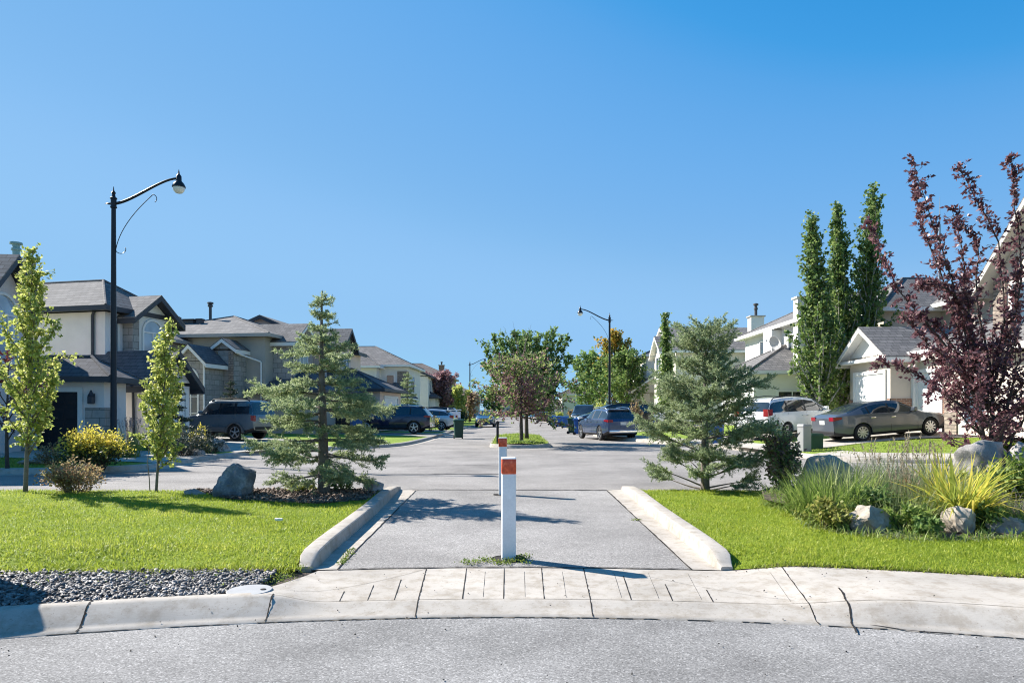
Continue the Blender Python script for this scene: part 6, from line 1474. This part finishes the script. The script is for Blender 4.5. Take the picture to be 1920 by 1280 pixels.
def bin_(label, loc, rz, col, group='wheeled bins put out along the street', cat='wheelie bin'):
    o = thing('wheelie_bin', label, cat, loc, R(rz), group); m = MB()
    def loop(hx, hy, z, dy=0): return [(x, y+dy, z) for x, y in rrect(hx, hy, .06, 3)]
    ls = [loop(.22, .24, .06), loop(.27, .31, .98, .0), loop(.295, .335, .98), loop(.295, .335, 1.02)]
    k = len(ls[0]); m.add([p for l in ls for p in l], [(i*k+j, i*k+(j+1) % k, (i+1)*k+(j+1) % k, (i+1)*k+j) for i in range(3) for j in range(k)]+[tuple(range(k)), tuple(3*k+j for j in range(k))]); m.build('body', col, o, ang=40)
    m = MB(); ls = [loop(.305, .345, 1.021), loop(.305, .345, 1.05), loop(.25, .28, 1.09), loop(.1, .1, 1.10)]
    m.add([p for l in ls for p in l], [(i*k+j, i*k+(j+1) % k, (i+1)*k+(j+1) % k, (i+1)*k+j) for i in range(3) for j in range(k)]+[tuple(range(k)), tuple(3*k+j for j in range(k))]); m.build('lid', col, o, ang=40)
    m = MB(); m.tube([(-.27, .36, .97), (-.27, .43, 1.0), (.27, .43, 1.0), (.27, .36, .97)], .018, 6); m.build('handle', col, o)
    for sg in (-1, 1): m = MB(); m.tube([(sg*.2, .27, .1), (sg*.27, .27, .1)], .1, 14); m.build('wheel', M_TYRE, o)
B_BL = pm('blue_bin_plastic', (.014, .085, .30), .45, .1, 4, 40, .05); B_GR2 = pm('utility_dark_green', (.02, .075, .045), .5, .1)
B_GR = pm('dark_green_bin_plastic', (.012, .05, .04), .45, .1, 4, 40, .05)
bin_('dark green wheelie bin standing in the left street edge', (xd(860, 39), 39, 0), 10, B_GR)
bin_('blue wheelie bin nearest the steel blue suv', (xd(1085, 45.5), 45.5, 0), 80, B_BL)
bin_('dark green wheelie bin beside the nearest blue bin', (xd(1073, 47.5), 47.5, 0), 80, B_GR)
for px, d, lab in ((1060, 64, 'right blue wheelie bin of the far row at the kerb'), (1048.5, 68, 'middle blue wheelie bin of the far row at the kerb'), (1038, 74, 'left blue wheelie bin of the far row at the kerb')): bin_(lab, (xd(px, d), d, 0), 85, B_BL)
bin_('dark blue wheelie bin at the left end of the far row', (xd(1033, 79), 79, 0), 85, B_GR)
bin_('blue wheelie bin glimpsed behind the right spruce', V3(1343, 29.8, -.1), 60, B_BL)
bin_('blue wheelie bin glimpsed behind the left spruce', V3(668, 38.5), -60, B_BL)
o = thing('utility_box', 'low dark green utility box between grey pedestal and sedan tail', 'utility box', V3(1526, 24.4, -.03), R(12)); m = MB(); rpost(m, .24, .2, .03, [(0, 1), (.46, 1)]); m.build('housing', B_GR2, o, ang=40); m = MB(); rpost(m, .255, .215, .035, [(.44, 1), (.50, 1), (.54, .9)]); m.build('lid', B_GR2, o, ang=40)
o = thing('utility_box', 'grey metal utility pedestal on the lawn left of the sedan', 'utility box', V3(1508, 23.7, -.03), R(20))
m = MB(); rpost(m, .17, .15, .02, [(0, 1), (.86, 1)]); m.build('housing', pm('utility_grey', (.30, .30, .29), .5, .06), o, ang=40); m = MB(); rpost(m, .182, .162, .025, [(.84, 1), (.90, 1), (.93, .9)]); m.build('lid', pm('utility_grey', (.30, .30, .29), .5, .06), o, ang=40)
# island: kerb, turf, post
IS = [(.35+1.32*math.cos(a)*(1.0), 29.9+1.15*math.sin(a)) for a in np.linspace(math.pi, 2*math.pi, 15)]+[(1.67, 41), (1.4, 42), (.5, 42.6), (-.6, 42), (-.97, 41)]
def prism_ring(name, poly, z0, z1, mat, inset):
    c = Vector((sum(p[0] for p in poly)/len(poly), sum(p[1] for p in poly)/len(poly))); k = len(poly); m = MB()
    q = [Vector(p) for p in poly]; sh = [p+(c-p).normalized()*.06 for p in q]; ins = [p+(c-p).normalized()*inset for p in q]
    m.add([(p.x, p.y, z0) for p in q]+[(p.x, p.y, z1) for p in sh]+[(p.x, p.y, z1+.01) for p in ins]+[(p.x, p.y, z1-.06) for p in ins], [(j*k+i, j*k+(i+1) % k, (j+1)*k+(i+1) % k, (j+1)*k+i) for j in range(3) for i in range(k)])
    return tag(m.build(name, mat, ang=40), kind='structure')
prism_ring('kerb', IS, -.01, .13, M_CONC2, .22)
c = Vector((.35, 35)); ISI = [tuple(Vector(p)+(c-Vector(p)).normalized()*.2) for p in IS]
sheet('island_turf', ISI, lambda x, y: .12+.08*max(0, 1-abs(x-.35)/1.1), M_LOT, .5)
tag(grass('island_grass', ISI, 200, .10, .02, lambda x, y: .13+.07*max(0, 1-abs(x-.35)/1.1), None, 40, M_GRASS2, 12), 'sunlit grass on the street island', kind='stuff')
shrub('groundcover', 'low leafy plants around the island tree trunk', (.55, 29.7, .13), .8, .4, .17, 600, .07, M_GREEN, 150, cat='plant')
o = thing('marker_post', 'short black marker post at the left side of street island', 'post', (xd(933, 29.6), 29.6, .1)); m = MB(); m.lathe([(.055, 0), (.055, .88), (.075, .89), (.075, .98), (.055, 1.0), (.02, 1.02)], n=12); m.build('post', P_LAMP, o, ang=40); m = MB(); m.lathe([(.058, .7), (.058, .78)], n=12); m.build('band', M_BLACK, o)
# for sale sign
o = thing('sale_sign', 'white hanging yard sign post on the left lawn', 'sign', (xd(840, 52), 52, .25), R(12)); m = MB(); m.box(-.05, .05, -.05, .05, 0, 1.55, bev=.008); m.box(-.05, 1.0, -.045, .045, 1.36, 1.44, bev=.008); m.build('post', M_WHITE, o)
m = MB(); m.box(.12, .95, -.015, .015, .62, 1.28); m.build('panel', pm('sign_white', (.72, .72, .76), .5, .05), o); m = MB(); m.box(.13, .94, -.02, -.0155, .62, .80); m.build('lower_band', pm('sign_navy', (.06, .06, .2), .5, .05), o)
# distant power pole and radio mast
o = thing('utility_pole', 'wooden power pole with crossarm above the brown roof', 'power pole', (xd(1188, 112), 112, .3)); m = MB(); m.tube([(0, 0, 0), (0, 0, 8.6)], [.16, .11], 8); m.build('pole', M_BARKD, o); m = MB(); m.box(-1.0, 1.4, -.06, .06, 8.0, 8.14); m.build('crossarm', M_BARKD, o)
for q in (-.9, -.4, .5, 1.3): m = MB(); m.lathe([(.04, 8.14), (.05, 8.25), (.03, 8.36)], (q, 0, 0), 8); m.build('insulator', M_METALD, o)
o = thing('radio_mast', 'thin radio mast rising above the roof behind the purple tree', 'mast', (xd(1762, 60), 60, .5)); m = MB(); m.tube([(0, 0, 0), (0, 0, 17.2)], [.12, .09], 6); m.build('mast', M_METAL, o); m = MB(); m.tube([(0, 0, 17.2), (0, 0, 19.6)], [.05, .012], 6); m.build('antenna', M_METAL, o)
